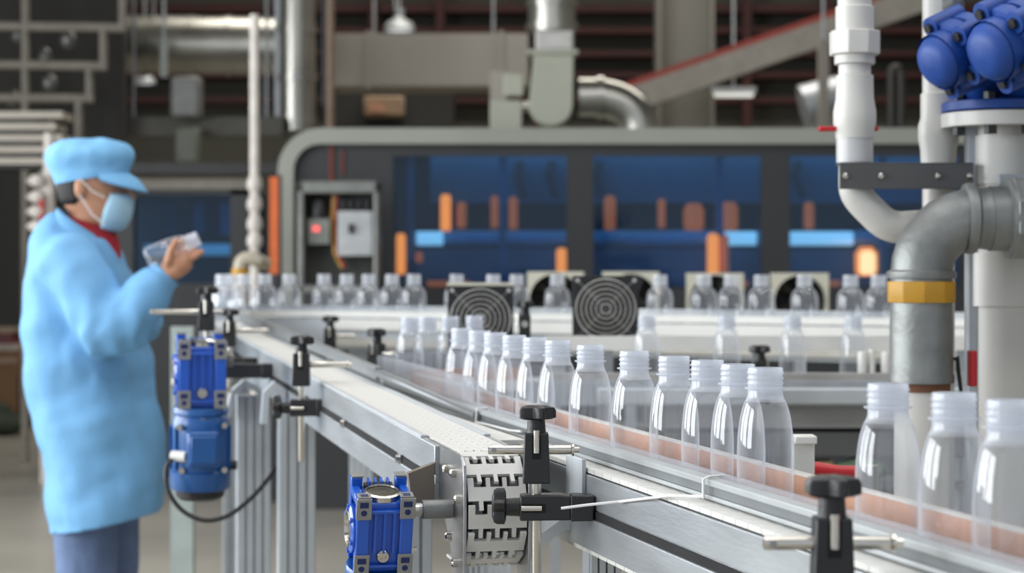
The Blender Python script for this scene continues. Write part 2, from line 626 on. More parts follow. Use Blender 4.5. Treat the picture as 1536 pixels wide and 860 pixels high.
# ---- front (right) conveyor with the bottle row
ry0 = 1.15
right = conveyor_root('chain_conveyor', 'front chain conveyor carrying the closely spaced row of wide neck bottles', bottle_line(ry0), ry0, BZ, RANG)
RW = 0.150
RL0, RL1 = 0.0, (4.42 - ry0) / math.cos(RANG)
hw = RW / 2
bs = (2.93 - ry0) / math.cos(RANG)         # beam is visible up to here; it goes on behind the drive end
for s in (-1, 1):
    xa, xb = sorted((s * (hw - 0.004), s * (hw + 0.008)))
    xo = s * 0.004
    MB().bx(xa, xb, RL0, RL1, -0.052, -0.008).bx(xa + .002, xb - .002, RL0, RL1, -0.064, -0.052).bx(min(xa, xa + xo), max(xb, xb + xo), RL0, RL1, -0.106, -0.064).build('side_beam', ALU, right, bevel=0.0012)
    xs = s * (hw + 0.008)
    MB().bx(xs - .0012, xs + .0012, RL0, RL1, -0.0632, -0.0528).build('slot', DARK, right)
rmesh = link_mesh(RW + 0.012, PITCH, 0.006, 5).mesh('belt_link', None, 30)
rmesh.materials.append(WHITE_P)
y = RL0 + PITCH / 2
while y < RL1:
    put_link(right, rmesh, (0, y, 0))
    y += PITCH
MB().bx(-hw + .004, hw - .004, RL0, RL1, -0.014, -0.0062).build('belt_bed', WHITE_B, right)
# lower lip with the return chain peeping out
y = 0.3
retm = link_mesh(RW + 0.014, PITCH, 0.006, 5).mesh('return_link', None, 30)
retm.materials.append(WHITE_P)
while y < 2.1:
    o = put_link(right, retm, (0, y, -0.107))
    o.name = 'return_link'
    y += PITCH
for ly in (0.25, 1.62, 2.9):
    for s in (-1, 1):
        mb = MB()
        leg_profile(mb, s * 0.055, ly, 0.045, 0.045, -BZ + .01, -0.113)
        lg = mb.build('leg', ALU_W, right)
        MB().bx(s * .055 - .05, s * .055 + .05, ly - .05, ly + .05, -BZ, -BZ + .01).build('foot_plate', ALU_D, lg)
# angled bracket holding the transfer end
cw = math.cos(RANG)
MB().prism([(-0.145, -0.30), (-0.128, -0.30), (-0.128, -0.112), (-0.095, -0.09), (-0.083, -0.09), (-0.083, -0.075), (-0.1, -0.075), (-0.145, -0.105)], 'y', 1.66, 1.72).build('angle_bracket', ALU_W, right)
MB().bx(-0.145, -0.06, 1.67, 1.71, -0.32, -0.29).build('cross_bar', ALU_W, right)
MB().bx(-hw - .014, -hw - .008, 1.60, 1.68, -0.05, 0.012).build('joint_plate', ALU_W, right, bevel=.001)
# tan guide strip behind the bottles with its pale top edge
ta = MB().bx(0.036, 0.041, RL0, RL1, 0.002, 0.033).build('guide_strip', TAN, right)
MB().bx(0.0355, 0.0445, RL0, RL1, 0.033, 0.036).build('strip_edge', TAN_EDGE, ta)
MB().bx(0.041, 0.06, RL0, RL1, 0.004, 0.03).build('strip_backing', ALU_D, right)
# front guide rail: grey profile of three lips
gr = MB().bx(-0.054, -0.038, RL0, RL1, 0.002, 0.0075).bx(-0.050, -0.041, RL0, RL1, 0.0075, 0.018).bx(-0.055, -0.036, RL0, RL1, 0.018, 0.026)
gr.build('guide_rail', GREY_RAIL, right, bevel=.0012)
MB().bx(-0.0525, -0.0495, RL0, RL1, 0.008, 0.0175).build('rail_inlay', pm('rail_groove', rgb(120, 124, 126), 0.4, 0.3), right)
MB().bx(-0.037, -0.0345, 0.3, RL1, 0.020, 0.032).build('clear_lip', FILM, right)
# clear guide film beside the last straight metre
MB().bx(-0.037, -0.0355, (3.55 - ry0) / cw, RL1, 0.03, 0.075).build('clear_guide_film', FILM, right)
# dead plate between the two belts
MB().bx(-hw - 0.085, -hw - 0.008, (3.02 - ry0) / cw, (4.3 - ry0) / cw, 0.004, 0.011).build('transfer_plate', WHITE_P, right)

# ---- cross conveyor behind: turn and straight run
CY = 4.8
cx0 = 0.03
RC = 0.30
cross = thing('chain_conveyor', 'cross conveyor behind the front row with four spaced bottles and a metal edge rail', 'conveyor', (cx0, CY, 0))
arc = [Vector((cx0 + RC * math.cos(a), 4.5 + RC * math.sin(a), BZ)) for a in [PI * (0.96 - 0.46 * i / 16) for i in range(17)]]
CX1 = 1.9
MB().strip(arc, -hw, hw, -0.02, 0.0).build('curve_bed', WHITE_B, cross, w=True)
MB().strip(arc, -hw - .012, -hw, -0.09, 0.004).build('curve_side', ALU_D, cross, w=True)
MB().strip(arc, -0.055, -0.04, 0.004, 0.026).build('guide_rail', GREY_RAIL, cross, w=True)
MB().strip(arc, -0.040, -0.0385, 0.02, 0.07).build('clear_guide_film', FILM, cross, w=True)
MB().strip(arc, 0.04, 0.045, 0.002, 0.033).build('guide_strip', TAN, cross, w=True)
x = cx0 + PITCH / 2
while x < CX1:
    o = put_link(cross, rmesh, (x - cx0, 0, BZ), rz=PI / 2)
    x += PITCH
MB().bx(cx0, CX1, CY - hw - .014, CY - hw - .002, BZ - .055, BZ + 0.004).build('side_beam', ALU, cross, w=True, bevel=.001)
MB().bx(cx0, CX1, CY + hw + .002, CY + hw + .014, BZ - .055, BZ + 0.004).build('side_beam', ALU, cross, w=True)
MB().bx(cx0 + .05, CX1, CY - hw - .012, CY - hw + .012, BZ + .004, BZ + .022).build('edge_rail', pm('grey_edge_rail', rgb(176, 174, 170), 0.4, 0.4), cross, w=True, bevel=.001)
MB().bx(cx0 + .05, CX1, CY + .052, CY + .062, BZ + .07, BZ + .105).build('guide_rail', WHITE_B, cross, w=True)
for x in (0.12, 0.6, 1.1, 1.6):
    MB().bx(x - .012, x + .012, CY + hw + .014, CY + hw + .03, BZ - .05, BZ + .1).bx(x - .012, x + .012, CY + .06, CY + hw + .03, BZ + .08, BZ + .1).build('rail_post', ALU_D, cross, w=True)
# chain scrap film edge and the grey panels of the stand below
MB().bx(0.2, CX1, CY - hw - .05, CY - hw - .014, BZ - .05, BZ - .012).build('drip_tray', ALU_W, cross, w=True, bevel=.004)
g1 = pm('grey_panel_paint', rgb(150, 150, 148), 0.55, 0, 0.05, 4)
g2 = pm('dark_panel_paint', rgb(96, 96, 96), 0.6, 0, 0.05, 4)
MB().bx(0.32, 1.85, CY - .08, CY + .08, 0.985, BZ - .056).build('upper_panel', g1, cross, w=True)
MB().bx(0.36, 1.85, CY - .07, CY + .07, 0.915, 0.975).build('drawer_panel', g2, cross, w=True, bevel=.004)
for x in (0.4, 1.05, 1.7):
    mb = MB()
    leg_profile(mb, x, CY, 0.08, 0.06, 0.0, 0.985)
    mb.build('leg', ALU_W, cross, w=True)
MB().bx(0.4, 1.7, CY - .02, CY + .02, 0.3, 0.36).build('cross_bar', ALU_D, cross, w=True)
MB().bx(-0.3, -0.22, 4.60, 4.66, 0, BZ - .09).build('leg', ALU_W, cross, w=True)

MB().bx(0.4, 1.75, CY - .12, CY + .08, 0.845, 0.855).build('shelf', g2, cross, w=True)
rg = MB().ell((P(1268, 0, CY).x, CY - .05, .878), (.07, .045, .026), 16, 8).ell((P(1290, 0, CY).x, CY - .04, .884), (.06, .05, .03), 16, 8)
tag(rg.build('green_rag', pm('faded_green_cloth', rgb(120, 142, 118), .9, 0, .2, 14, .4, 18), None, w=True, smooth=180), 'crumpled faded green rag on the shelf under the cross conveyor', 'rag')
tb_ = thing('parts_box', 'small tan parts box beside the green rag on the shelf', 'box', (P(1228, 0, CY).x, CY - .05, .855))
bxm = pm('tan_carton', rgb(150, 124, 86), .8)
MB().bx(-.035, .02, -.04, .04, 0, .045).build('tray', bxm, tb_)
MB().bx(-.036, .021, -.041, .041, .045, .05).build('lid', bxm, tb_)
# ---- rear raised conveyor with round shouldered bottles and its bend
RZ = 1.182
rp0, rp1 = Vector((2.1, 5.39, RZ)), Vector((-0.579, 7.0, RZ))
straight = [rp0.lerp(rp1, i / 10) for i in range(11)]
bend = bez(rp1, (-0.85, 7.163, RZ), (-1.06, 7.05, RZ), (-0.945, 6.56, RZ), 18)
rpath = straight + bend[1:]
rear = thing('chain_conveyor', 'rear raised conveyor with white guide rails curving round beside the worker', 'conveyor', (0.3, 6.4, 0))
MB().strip(rpath, -0.06, 0.06, -0.02, 0.0).build('belt', WHITE_P, rear, w=True)
MB().strip(rpath, -0.075, -0.06, -0.1, 0.006).build('side_beam', ALU_W, rear, w=True)
MB().strip(rpath, 0.06, 0.075, -0.1, 0.006).build('side_beam', ALU_D, rear, w=True)
MB().strip(rpath, -0.085, -0.062, 0.012, 0.034).build('guide_rail', WHITE_B, rear, w=True)
MB().strip(straight, -0.098, -0.082, -0.03, 0.006).build('edge_rail', WHITE_B, rear, w=True)
MB().strip(straight, -0.11, -0.075, -0.085, -0.06).build('edge_rail', pm('beige_rail', rgb(186, 182, 172), 0.5), rear, w=True)
MB().strip(rpath, 0.05, 0.06, 0.03, 0.05).build('guide_rail', GREY_RAIL, rear, w=True)
for i, t in enumerate((0.06, 0.3, 0.55, 0.8, 0.98)):
    p = rp0.lerp(rp1, t)
    mb = MB()
    leg_profile(mb, p.x, p.y, 0.08, 0.05, 0, RZ - .1)
    mb.build('leg', ALU_W, rear, w=True)
pale_green = pm('pale_green_paint', rgb(168, 178, 172), 0.55)
for (x, y) in ((-1.135, 6.9),):
    MB().bx(x - .038, x + .038, y - .03, y + .03, 0.012, RZ - .02).build('leg', pale_green, rear, w=True)
MB().bx(-1.25, -0.85, 6.7, 7.05, 0, 0.014).build('base_plate', pale_green, rear, w=True)
MB().bx(-1.06, -0.98, 6.76, 6.78, 0.75, 1.1).build('mounting_panel', ALU_W, rear, w=True)
for zz in (0.85, 0.98):
    MB().cyl((-1.02, 6.76, zz), (-1.02, 6.74, zz), 0.022).build('black_button', BLACK_P, rear, w=True)

# left conveyor's right-hand guide rail (grey profile held by clamps)
p0 = Vector((0.093, (3.95 - LEND) / math.cos(LANG), 0.012))
p1 = Vector((0.093, LLEN, 0.012))
dk_rail = pm('dark_grey_profile', rgb(140, 143, 145), 0.35, 0.4, 0.06, 12)
MB().bx(0.090, 0.099, p0.y, p1.y, 0.008, 0.030).bx(0.087, 0.102, p0.y, p1.y, 0.026, 0.034).build('guide_rail', dk_rail, left, bevel=.0015)
bpy.context.view_layer.update()
mw = left.matrix_world
ra = mw @ Vector((0.0945, p0.y + .02, .021))
rb0 = Vector((bottle_line(3.42) - 0.058 / math.cos(RANG), 3.42, BZ + .016))
rt = Vector((.24, -.97, -.01))
inv = mw.inverted()
MB().tube([inv @ q for q in bez(ra, ra + rt * .2, rb0 - rt * .2, rb0, 14)], .0085, 12).build('rail_tail', dk_rail, left)

# ------------------------------------------------------------------ bottles
PX = 0.155 / 207


def bottle_parts():
    prof_neck = []
    base = [(26.2, 0), (26.8, 1.5), (26.6, 5), (28.0, 7), (28.0, 8.6), (26.4, 10), (26.4, 13), (28.0, 15), (28.0, 16.6), (26.4, 18), (26.4, 21), (27.8, 23), (27.8, 24.6), (26.4, 26), (26.4, 29), (31.4, 30), (31.4, 32), (26.6, 33.4), (26.6, 39), (27.3, 43), (28.8, 47), (31.0, 51)]
    for r, h in base:
        prof_neck.append((r * PX, 0.155 - h * PX))
    inner = [(25.0 * PX, 0.155 - 38 * PX), (24.8 * PX, 0.155), (26.2 * PX, 0.155)]
    body = [(31.0, 51), (33.2, 56), (35.2, 62), (37.0, 69), (38.8, 78), (40.4, 89), (41.8, 102), (42.7, 117), (43.2, 134), (43.3, 150), (43.2, 170), (42.9, 188), (42.2, 197), (40.4, 203), (37, 206.4), (33, 207), (30, 206), (26, 201), (12, 198), (0.3, 197.5)]
    return [(r, h) for r, h in prof_neck], inner, [(r * PX, 0.155 - h * PX) for r, h in body]


pn, pin, pb = bottle_parts()
neck_me = MB().lathe(pn, 28).lathe(pin, 28).mesh('neck', None, 60)
neck_me.materials.append(NECK)
body_me = MB().lathe(pb, 32).mesh('body', None, 180)
body_me.materials.append(CLEAR)
# rounder, broad shouldered bottle for the rear line
rb = [(0.0222, 0.16), (0.0222, 0.152), (0.0235, 0.15), (0.0235, 0.147), (0.0222, 0.145), (0.0222, 0.137), (0.026, 0.136), (0.026, 0.134), (0.0224, 0.133), (0.0224, 0.124)]
rbb = [(0.0224, 0.124), (0.0245, 0.119), (0.030, 0.114), (0.036, 0.107), (0.0395, 0.098), (0.0412, 0.087), (0.0415, 0.075), (0.0412, 0.02), (0.040, 0.006), (0.036, 0.0), (0.030, 0.0), (0.024, 0.006), (0.0004, 0.009)]
rneck_me = MB().lathe(rb, 20).mesh('neck', None, 60)
rneck_me.materials.append(NECK)
rbody_me = MB().lathe(rbb, 24).mesh('body', None, 180)
rbody_me.materials.append(CLEAR)


def bottle(loc, label, group, round_=False, rot=None):
    t = thing('plastic_bottle', label, 'bottle', loc, random.uniform(0, 6), group, rot)
    for nm, me in (('body', rbody_me if round_ else body_me), ('neck', rneck_me if round_ else neck_me)):
        o = bpy.data.objects.new(nm, me)
        COL.objects.link(o)
        o.parent = t
    return t


random.seed(4)
NTH = ['first', 'second', 'third', 'fourth', 'fifth', 'sixth', 'seventh', 'eighth', 'ninth', 'tenth', 'eleventh', 'twelfth', 'thirteenth', 'fourteenth', 'fifteenth', 'sixteenth', 'seventeenth']
DT = BZ + 0.155          # rim height
front = [(1512, 1.71), (1427, 1.81), (1335, 1.957), (1150, 2.275), (1108, 2.36), (1062, 2.462), (1008, 2.575), (945, 2.73), (882, 2.945), (838, 3.14), (803, 3.27), (768, 3.39), (741, 3.53), (716, 3.64), (690, 3.79)]
for i, (u, yy) in enumerate(front):
    bottle((bottle_line(yy) * 0.5 + 0.5 * P(u, 0, yy).x, yy, BZ), ('%s clear bottle from the white angle bracket towards the bend, front conveyor' % NTH[i - 3]) if i > 2 else ('%s clear bottle from the white angle bracket past the large clamp knob, front conveyor' % NTH[2 - i]), 'bottles in the front row')
for i, a in enumerate((153, 139.5, 126)):
    r = math.radians(a)
    bottle((cx0 + RC * math.cos(r), 4.5 + RC * math.sin(r), BZ), '%s clear bottle on the bend, counted from the front conveyor' % NTH[i], 'bottles on the bend')
bottle((P(712, 0, CY).x, CY, BZ), 'lone clear bottle in front of the cream topped black fan', None)
for i, u in enumerate((1280, 1189, 1090, 970)):
    bottle((P(u, 0, CY).x, CY, BZ), '%s spaced clear bottle on the cross conveyor, counted from the iron elbow pipe' % NTH[i], 'spaced bottles on the cross conveyor')
for i, u in enumerate((1318, 1276, 1207, 1142, 1097, 1056, 990, 836, 775, 740, 685, 621, 588, 553, 520, 486)):
    # intersection of pixel column with the straight run
    k = (u - 768) / FPX
    dx, dy = rp1.x - rp0.x, rp1.y - rp0.y
    t = (k * rp0.y - rp0.x) / (dx - k * dy)
    p = rp0.lerp(rp1, t)
    bottle((p.x, p.y, RZ), '%s round shouldered bottle on the rear conveyor, counted from the iron elbow pipe' % NTH[i], 'bottles on the rear conveyor', True)
# packed round the bend
acc = 0.05
nb = 0
for i in range(len(bend) - 1):
    a, b = bend[i], bend[i + 1]
    L = (b - a).length
    while acc < L:
        p = a.lerp(b, acc / L)
        if p.y > 6.62 and p.x < -0.745:
            nb += 1
            bottle((p.x, p.y, RZ), '%s round shouldered bottle packed in the rear bend, counted from the straight run' % NTH[nb - 1], 'bottles in the rear bend', True)
        acc += 0.0865
    acc -= L


# ------------------------------------------------------------------ guide rail clamps
def knob(mb, c, axis, r, h):
    """five lobed star knob with a stem; axis points outwards"""
    a = Vector(axis).normalized()
    q = Vector((0, 0, 1)).rotation_difference(a)
    c = Vector(c)
    seg = 40

    def ring(s, hh):
        out = []
        for k in range(seg):
            t = 2 * PI * k / seg
            lob = 0.80 + 0.20 * math.cos(5 * t)
            out.append(c + q @ Vector((s * lob * math.cos(t), s * lob * math.sin(t), hh)))
        return out
    mb.rings([ring(r * .75, 0), ring(r, h * .12), ring(r, h * .62), ring(r * .9, h * .85), ring(r * .55, h), ring(r * .12, h)])
    mb.cyl(c, c - a * h * 1.05, r * .42, r * .5, 16)


def clamp(name_label, x, y, z_rod, rod_l, rod_r, z_low, low_side=1, low_len=0.082, stem_bottom=None, k=1.0, post_x=0.0, low_knob=True, rotz=0.0):
    """x,y: axis of the upright rod. z_rod: height of the level guide rod. low_side +1: lower clamp reaches to the right"""
    sb = stem_bottom if stem_bottom is not None else z_low - 0.1
    t = thing('rail_clamp', name_label, 'clamp', (x, y, sb), rotz)
    Z = lambda z: z - sb
    # upper clamp block: fork with slot
    mb = MB()
    w, dd = 0.036 * k, 0.03 * k
    zt, zb = Z(z_rod) + 0.023 * k, Z(z_rod) - 0.044 * k
    prof = [(-w * .44, zt), (w * .44, zt), (w * .5, zb + .008), (w * .5, zb), (-w * .5, zb), (-w * .5, zb + .008)]
    mb.prism(prof, 'y', -dd / 2, dd / 2)
    mb.build('clamp_block', BLACK_P, t, bevel=0.002)
    MB().bx(-.006 * k, .006 * k, -dd / 2 - .0006, -dd / 2 + .002, zt - .034 * k, zt - .002).build('block_slot', DARK, t)
    MB().cyl((0, -dd / 2 - .001, zt + .004), (0, -dd / 2 - .001, zt - .026 * k), .0042 * k, seg=10).build('clamp_screw', STEEL, t)
    # knob on top
    kb = MB()
    knob(kb, (0, 0, zt + 0.0175 * k), (0, 0, 1), 0.0262 * k, 0.0185 * k)
    kb.cyl((0, 0, zt + .004 * k), (0, 0, zt + 0.0175 * k), 0.0125 * k, 0.0115 * k, 14)
    kb.build('star_knob', BLACK_P, t)
    MB().cyl((0, 0, zt - .001), (0, 0, zt + .007 * k), .0115 * k, seg=14).build('collar', BLACK_P, t)
    # level guide rod
    if rod_r - rod_l > 0.02:
        MB().lathe([(.0001, 0), (.0055 * k, 0), (.0062 * k, .0015), (.0062 * k, rod_r - rod_l - .0015), (.0055 * k, rod_r - rod_l), (.0001, rod_r - rod_l)], 16, (rod_l, 0, Z(z_rod)), (1, 0, 0)).build('guide_rod', STEEL, t)
        MB().cyl((rod_l + .008, -.0055 * k, Z(z_rod)), (rod_l + .008, -.0066 * k, Z(z_rod)), .0035 * k, seg=10).build('rod_dimple', PAD, t)
        MB().lathe([(.0001, 0), (.0085 * k, 0), (.0085 * k, .003), (.004, .003), (.004, .010), (.0001, .010)], 12, (rod_r, 0, Z(z_rod)), (1, 0, 0)).build('rod_tip', STEEL, t)
    # upright rod
    MB().lathe([(.0001, 0), (.0055 * k, 0), (.0065 * k, .0015), (.0065 * k, zb + .004), (.0001, zb + .004)], 16, (0, 0, 0)).build('upright_rod', STEEL, t)
    if low_side:
        s = low_side
        zz = Z(z_low)
        mb = MB()
        mb.prism([(-s * .022 * k, zz - .017 * k), (s * (low_len - .03), zz - .016 * k), (s * (low_len - .03), zz + .016 * k), (s * min(.03, low_len - .031), zz + .018 * k), (-s * .022 * k, zz + .017 * k)], 'y', -.015 * k, .015 * k)
        mb.build('clamp_arm', BLACK_P, t, bevel=.0025)
        MB().prism([(s * (low_len - .031), zz - .0175 * k), (s * low_len, zz - .0165 * k), (s * low_len, zz + .0165 * k), (s * (low_len - .031), zz + .0175 * k)], 'y', -.017 * k, .017 * k).build('arm_head', BLACK_P, t, bevel=.002)
        MB().bx(-s * .019 * k, s * .012 * k, -.0156 * k, -.013 * k, zz - .006 * k, zz + .006 * k).build('arm_slot', DARK, t)
        MB().cyl((-s * .02 * k, -.0155 * k, zz), (s * .007 * k, -.0155 * k, zz), .004 * k, seg=10).build('clamp_screw', STEEL, t)
        if low_knob:
            kb = MB()
            knob(kb, (-s * .040 * k, 0, zz), (-s, 0, 0), 0.0255 * k, 0.019 * k)
            kb.cyl((-s * .022 * k, 0, zz), (-s * .04 * k, 0, zz), .0125 * k, .0115 * k, 14)
            kb.build('star_knob', BLACK_P, t)
    return t


def zat(v, yy):
    return CAMZ - (v - 404) / FPX * yy


# nearest
Y1 = 1.747
clamp('black star knob clamp before the gap in the front bottle row by the red lever', P(1248, 0, Y1).x, Y1, zat(815, Y1), -0.06, 0.052, 1.045, 1, 0.074, 0.9)
Y2 = 2.65
clamp('black star knob clamp beside the white drive sprocket of the empty conveyor', P(804.5, 0, Y2).x, Y2, zat(675, Y2), -0.064, 0.047, zat(761, Y2), 1, 0.076, 0.8)
Y3 = 4.0
clamp('black star knob clamp on the side beam above the conveyor legs', P(452, 0, Y3).x, Y3, zat(547, Y3), 0.0, 0.092, zat(612, Y3), 1, 0.062, zat(692, Y3), k=0.98)
Y4 = 4.75
clamp('black star knob clamp at the outside of the bottle bend', P(565, 0, Y4).x, Y4, zat(530, Y4), 0.0, 0.052, 1.06, 1, 0.043, 0.98, k=1.0, low_knob=False, rotz=-.6)
Y5 = 5.55
clamp('small black star knob clamp in front of the rear white rail', P(495, 0, Y5).x, Y5, zat(504, Y5), 0.0, 0.06, 1.11, -1, 0.135, 1.04, k=0.95, low_knob=False)
Y6 = 5.15
clamp('black star knob clamp with a long upright rod beside the blue motor', P(344, 0, Y6).x, Y6, zat(496, Y6), -0.02, 0.09, zat(546, Y6), 1, 0.068, zat(606, Y6), k=0.95)
Y7 = 4.82
clamp('black star knob clamp above the hanging blue motor with a rod pointing to the worker', P(310, 0, Y7).x, Y7, zat(468, Y7), -0.135, 0.03, 1.115, 1, 0.165, 1.05, k=1.05, low_knob=False)
Y8 = 5.05
clamp('black clamp knob between the two black fans', P(787, 0, Y8).x, Y8, zat(486, Y8), -0.03, 0.03, 1.065, 1, 0.15, 1.0, k=1.0, low_knob=False, rotz=-PI / 2)
Y9 = 4.62
clamp('black clamp knob at the metal edge rail of the cross conveyor', P(1140, 0, Y9).x, Y9, zat(556, Y9), -0.02, 0.04, 1.07, 1, 0.088, 0.985, k=1.0, rotz=PI / 2)


# ------------------------------------------------------------------ gear motors
def gear_motor(label, loc, k, rotz, shaft_len, tilt=0.0):
    """gearbox block with a motor hanging under it; local origin at the middle of the gearbox, front towards -Y"""
    t = thing('gear_motor', label, 'motor', loc, rot=(tilt, 0, rotz))
    H = 0.056 * k          # half height
    W = 0.039 * k
    D = 0.038 * k
    core = MB().bx(-W * .74, W * .74, -D * .8, D * .95, -H, H * .82)
    core.build('gearbox_housing', BLUE_GB, t, bevel=.003 * k)
    for sx in (-1, 1):
        MB().bx(sx * W - sx * .018 * k if sx > 0 else sx * W, sx * W if sx > 0 else sx * W + .018 * k, -D, -D + .018 * k, -H, H).bx(min(sx * W, sx * (W - .016 * k)), max(sx * W, sx * (W - .016 * k)), D - .016 * k, D, -H, H * 1.12).bx(min(sx * W, sx * (W - .012 * k)), max(sx * W, sx * (W - .012 * k)), -D + .015 * k, D - .012 * k, H * .7, H * .92).build('corner_column', BLUE_GB, t, bevel=.002 * k)
        for sz in (-1, 1):
            xa = sx * (W - .009 * k)
            z0 = sz * H - (0.03 * k if sz > 0 else 0)
            pd = MB().bx(xa - .0105 * k, xa + .0105 * k, -D - .002 * k, -D + .001, z0, z0 + .03 * k).build('foot_pad', PAD, t, bevel=.0006)
            hl = MB().cyl((xa, -D - .0024 * k, z0 + .010 * k), (xa, -D, z0 + .010 * k), .0042 * k, seg=14)
            hl.bx(xa - .006 * k, xa + .006 * k, -D - .0024 * k, -D, z0 + .0175 * k, z0 + .0255 * k)
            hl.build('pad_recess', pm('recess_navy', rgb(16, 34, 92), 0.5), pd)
        MB().bx(sx * (W - .009 * k) - .008 * k, sx * (W - .009 * k) + .008 * k, D - .016 * k, D, H * 1.12, H * 1.12 + .002 * k).build('foot_pad', PAD, t)
        pd = MB().bx(sx * (W - .010 * k) - .009 * k, sx * (W - .010 * k) + .009 * k, -D, -D + .017 * k, H, H + .002 * k).build('foot_pad', PAD, t)
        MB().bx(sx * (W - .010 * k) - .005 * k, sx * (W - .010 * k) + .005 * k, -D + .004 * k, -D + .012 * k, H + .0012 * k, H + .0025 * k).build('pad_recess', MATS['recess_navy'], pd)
    # top cap with steel rim
    MB().lathe([(.0255 * k, 0), (.0255 * k, .007 * k), (.022 * k, .0085 * k), (.0215 * k, .0065 * k)], 28, (0, -.004 * k, H * .82)).build('cap_rim', STEEL, t)
    MB().lathe([(.0216 * k, 0), (.0216 * k, .0058 * k), (.0002, .0066 * k)], 28, (0, -.004 * k, H * .82)).build('cap_disc', pm('bronze_cap', rgb(96, 92, 82), 0.35, 0.7, 0.25, 40), t)
    for xx in (-.0135, -.0045, .0045, .0135):
        MB().bx((xx - .0018) * k, (xx + .0018) * k, D * .55, D * 1.0, H * .5, H * 1.02).build('fin', BLUE_GB, t, bevel=.001)
    MB().bx(-.02 * k, .02 * k, D * .62, D * .95, H * .7, H * .9).build('fin_bed', pm('dark_casting', rgb(52, 50, 48), 0.6), t)
    # ribs and oil plug on the front
    for xx in (-.013, 0.0, .013):
        MB().bx((xx - .0016) * k, (xx + .0016) * k, -D * .98, -D * .75, -H * .45, H * .6).build('front_rib', BLUE_GB, t)
    MB().bx(-W * .6, W * .6, -D * .98, -D * .75, H * .58, H * .66).build('front_web', BLUE_GB, t, bevel=.001)
    MB().bx(-W * .6, W * .6, -D * .98, -D * .75, -H * .83, -H * .76).build('front_web', BLUE_GB, t, bevel=.001)
    pl = MB().lathe([(.0092 * k, 0), (.0092 * k, .005 * k), (.0078 * k, .0066 * k), (.0048 * k, .0066 * k), (.0044 * k, .003 * k), (.0002, .003 * k)], 20, (0, -D * .78, -H * .55), (0, -1, 0)).build('oil_plug', STEEL, t)
    # bearing cover on the left face
    MB().lathe([(.034 * k, 0), (.034 * k, .006 * k), (.030 * k, .009 * k), (.024 * k, .009 * k)], 32, (-W * .92, 0, -.002 * k), (-1, 0, 0)).build('bearing_cover', BLUE_GB, t)
    MB().lathe([(.0262 * k, 0), (.0262 * k, .0105 * k), (.022 * k, .0105 * k), (.021 * k, .004 * k)], 32, (-W * .92, 0, -.002 * k), (-1, 0, 0)).build('cover_rim', STEEL, t)
    MB().lathe([(.021 * k, .0046 * k), (.0002, .005 * k)], 24, (-W * .92, 0, -.002 * k), (-1, 0, 0)).build('bore_plug', pm('rubber_brown', rgb(92, 60, 52), 0.6), t)
    for a in range(6):
        aa = a * PI / 3 + .3
        MB().lathe([(.004 * k, 0), (.004 * k, .004 * k), (.0002, .004 * k)], 6, (-W * .92 - .006 * k, .0305 * k * math.cos(aa), -.002 * k + .0305 * k * math.sin(aa)), (-1, 0, 0)).build('cover_bolt', BLUE_GB, t)
    # output shaft to the right with coupling sleeve
    MB().cyl((W * .8, 0, H * .4), (W + shaft_len, 0, H * .4), .0095 * k, seg=20).build('output_shaft', STEEL_D, t)
    MB().lathe([(.0001, 0), (.0125 * k, 0), (.0132 * k, .001), (.0132 * k, shaft_len * .68), (.0125 * k, shaft_len * .69), (.0001, shaft_len * .69)], 24, (W + shaft_len * .3, 0, H * .4), (1, 0, 0)).build('coupling_sleeve', GALV, t)
    for (yy, zz) in ((-.02, .033), (-.02, -.028)):
        MB().cyl((W * .9, yy * k, zz * k), (W + .010 * k, yy * k, zz * k), .0042 * k, seg=8).build('flange_bolt', STEEL, t)
    # motor hanging below
    zt = -H
    MB().lathe([(.0002, 0), (.044 * k, 0), (.046 * k, -.004 * k), (.046 * k, -.012 * k), (.040 * k, -.016 * k), (.0002, -.016 * k)], 28, (0, 0, zt)).build('motor_flange', BLUE_M, t)
    mprof = [(.0002, -.014), (.043, -.014), (.0455, -.02), (.0475, -.03), (.0475, -.105), (.0505, -.107), (.0505, -.134), (.0475, -.138), (.0002, -.138)]
    MB().lathe([(r * k, h * k) for r, h in mprof], 32, (0, 0, zt)).build('motor_shell', BLUE_M, t)
    for a in range(14):
        aa = 2 * PI * a / 14 + .1
        if math.sin(aa) < -0.6:
            continue
        cx, cy = .0485 * k * math.cos(aa), .0485 * k * math.sin(aa)
        MB().box((cx, cy, zt - .068 * k), (.007 * k, .003 * k, .07 * k), Matrix.Rotation(aa, 3, 'Z')).build('cooling_fin', BLUE_M, t)
    tb = MB().bx(-.026 * k, .026 * k, -.062 * k, -.036 * k, zt - .095 * k, zt - .035 * k).build('terminal_box', BLUE_M, t, bevel=.005 * k)
    MB().bx(-.021 * k, .021 * k, -.0665 * k, -.0615 * k, zt - .088 * k, zt - .042 * k).build('box_lid', BLUE_M, tb, bevel=.0025 * k)
    for (xx, zz) in ((-.038, -.03), (.036, -.028), (-.034, -.102), (.036, -.102), (-.02, -.112), (.0, -.02)):
        MB().cyl((xx * k, -.044 * k, zt + zz * k), (xx * k, -.028 * k, zt + zz * k), .005 * k, seg=8).build('tie_bolt', STEEL, t)
    MB().lathe([(.0002, -.136), (.041, -.136), (.040, -.148), (.034, -.154), (.0002, -.154)] if k == 1 else [(r * k, h * k) for r, h in [(.0002, -.136), (.041, -.136), (.040, -.15), (.034, -.155), (.0002, -.155)]], 28, (0, 0, zt)).build('fan_cowl', BLACK_P, t)
    MB().cyl((-.048 * k, -.03 * k, zt - .078 * k), (-.026 * k, -.046 * k, zt - .078 * k), .009 * k, seg=14).build('cable_gland', WHITE_B, t)
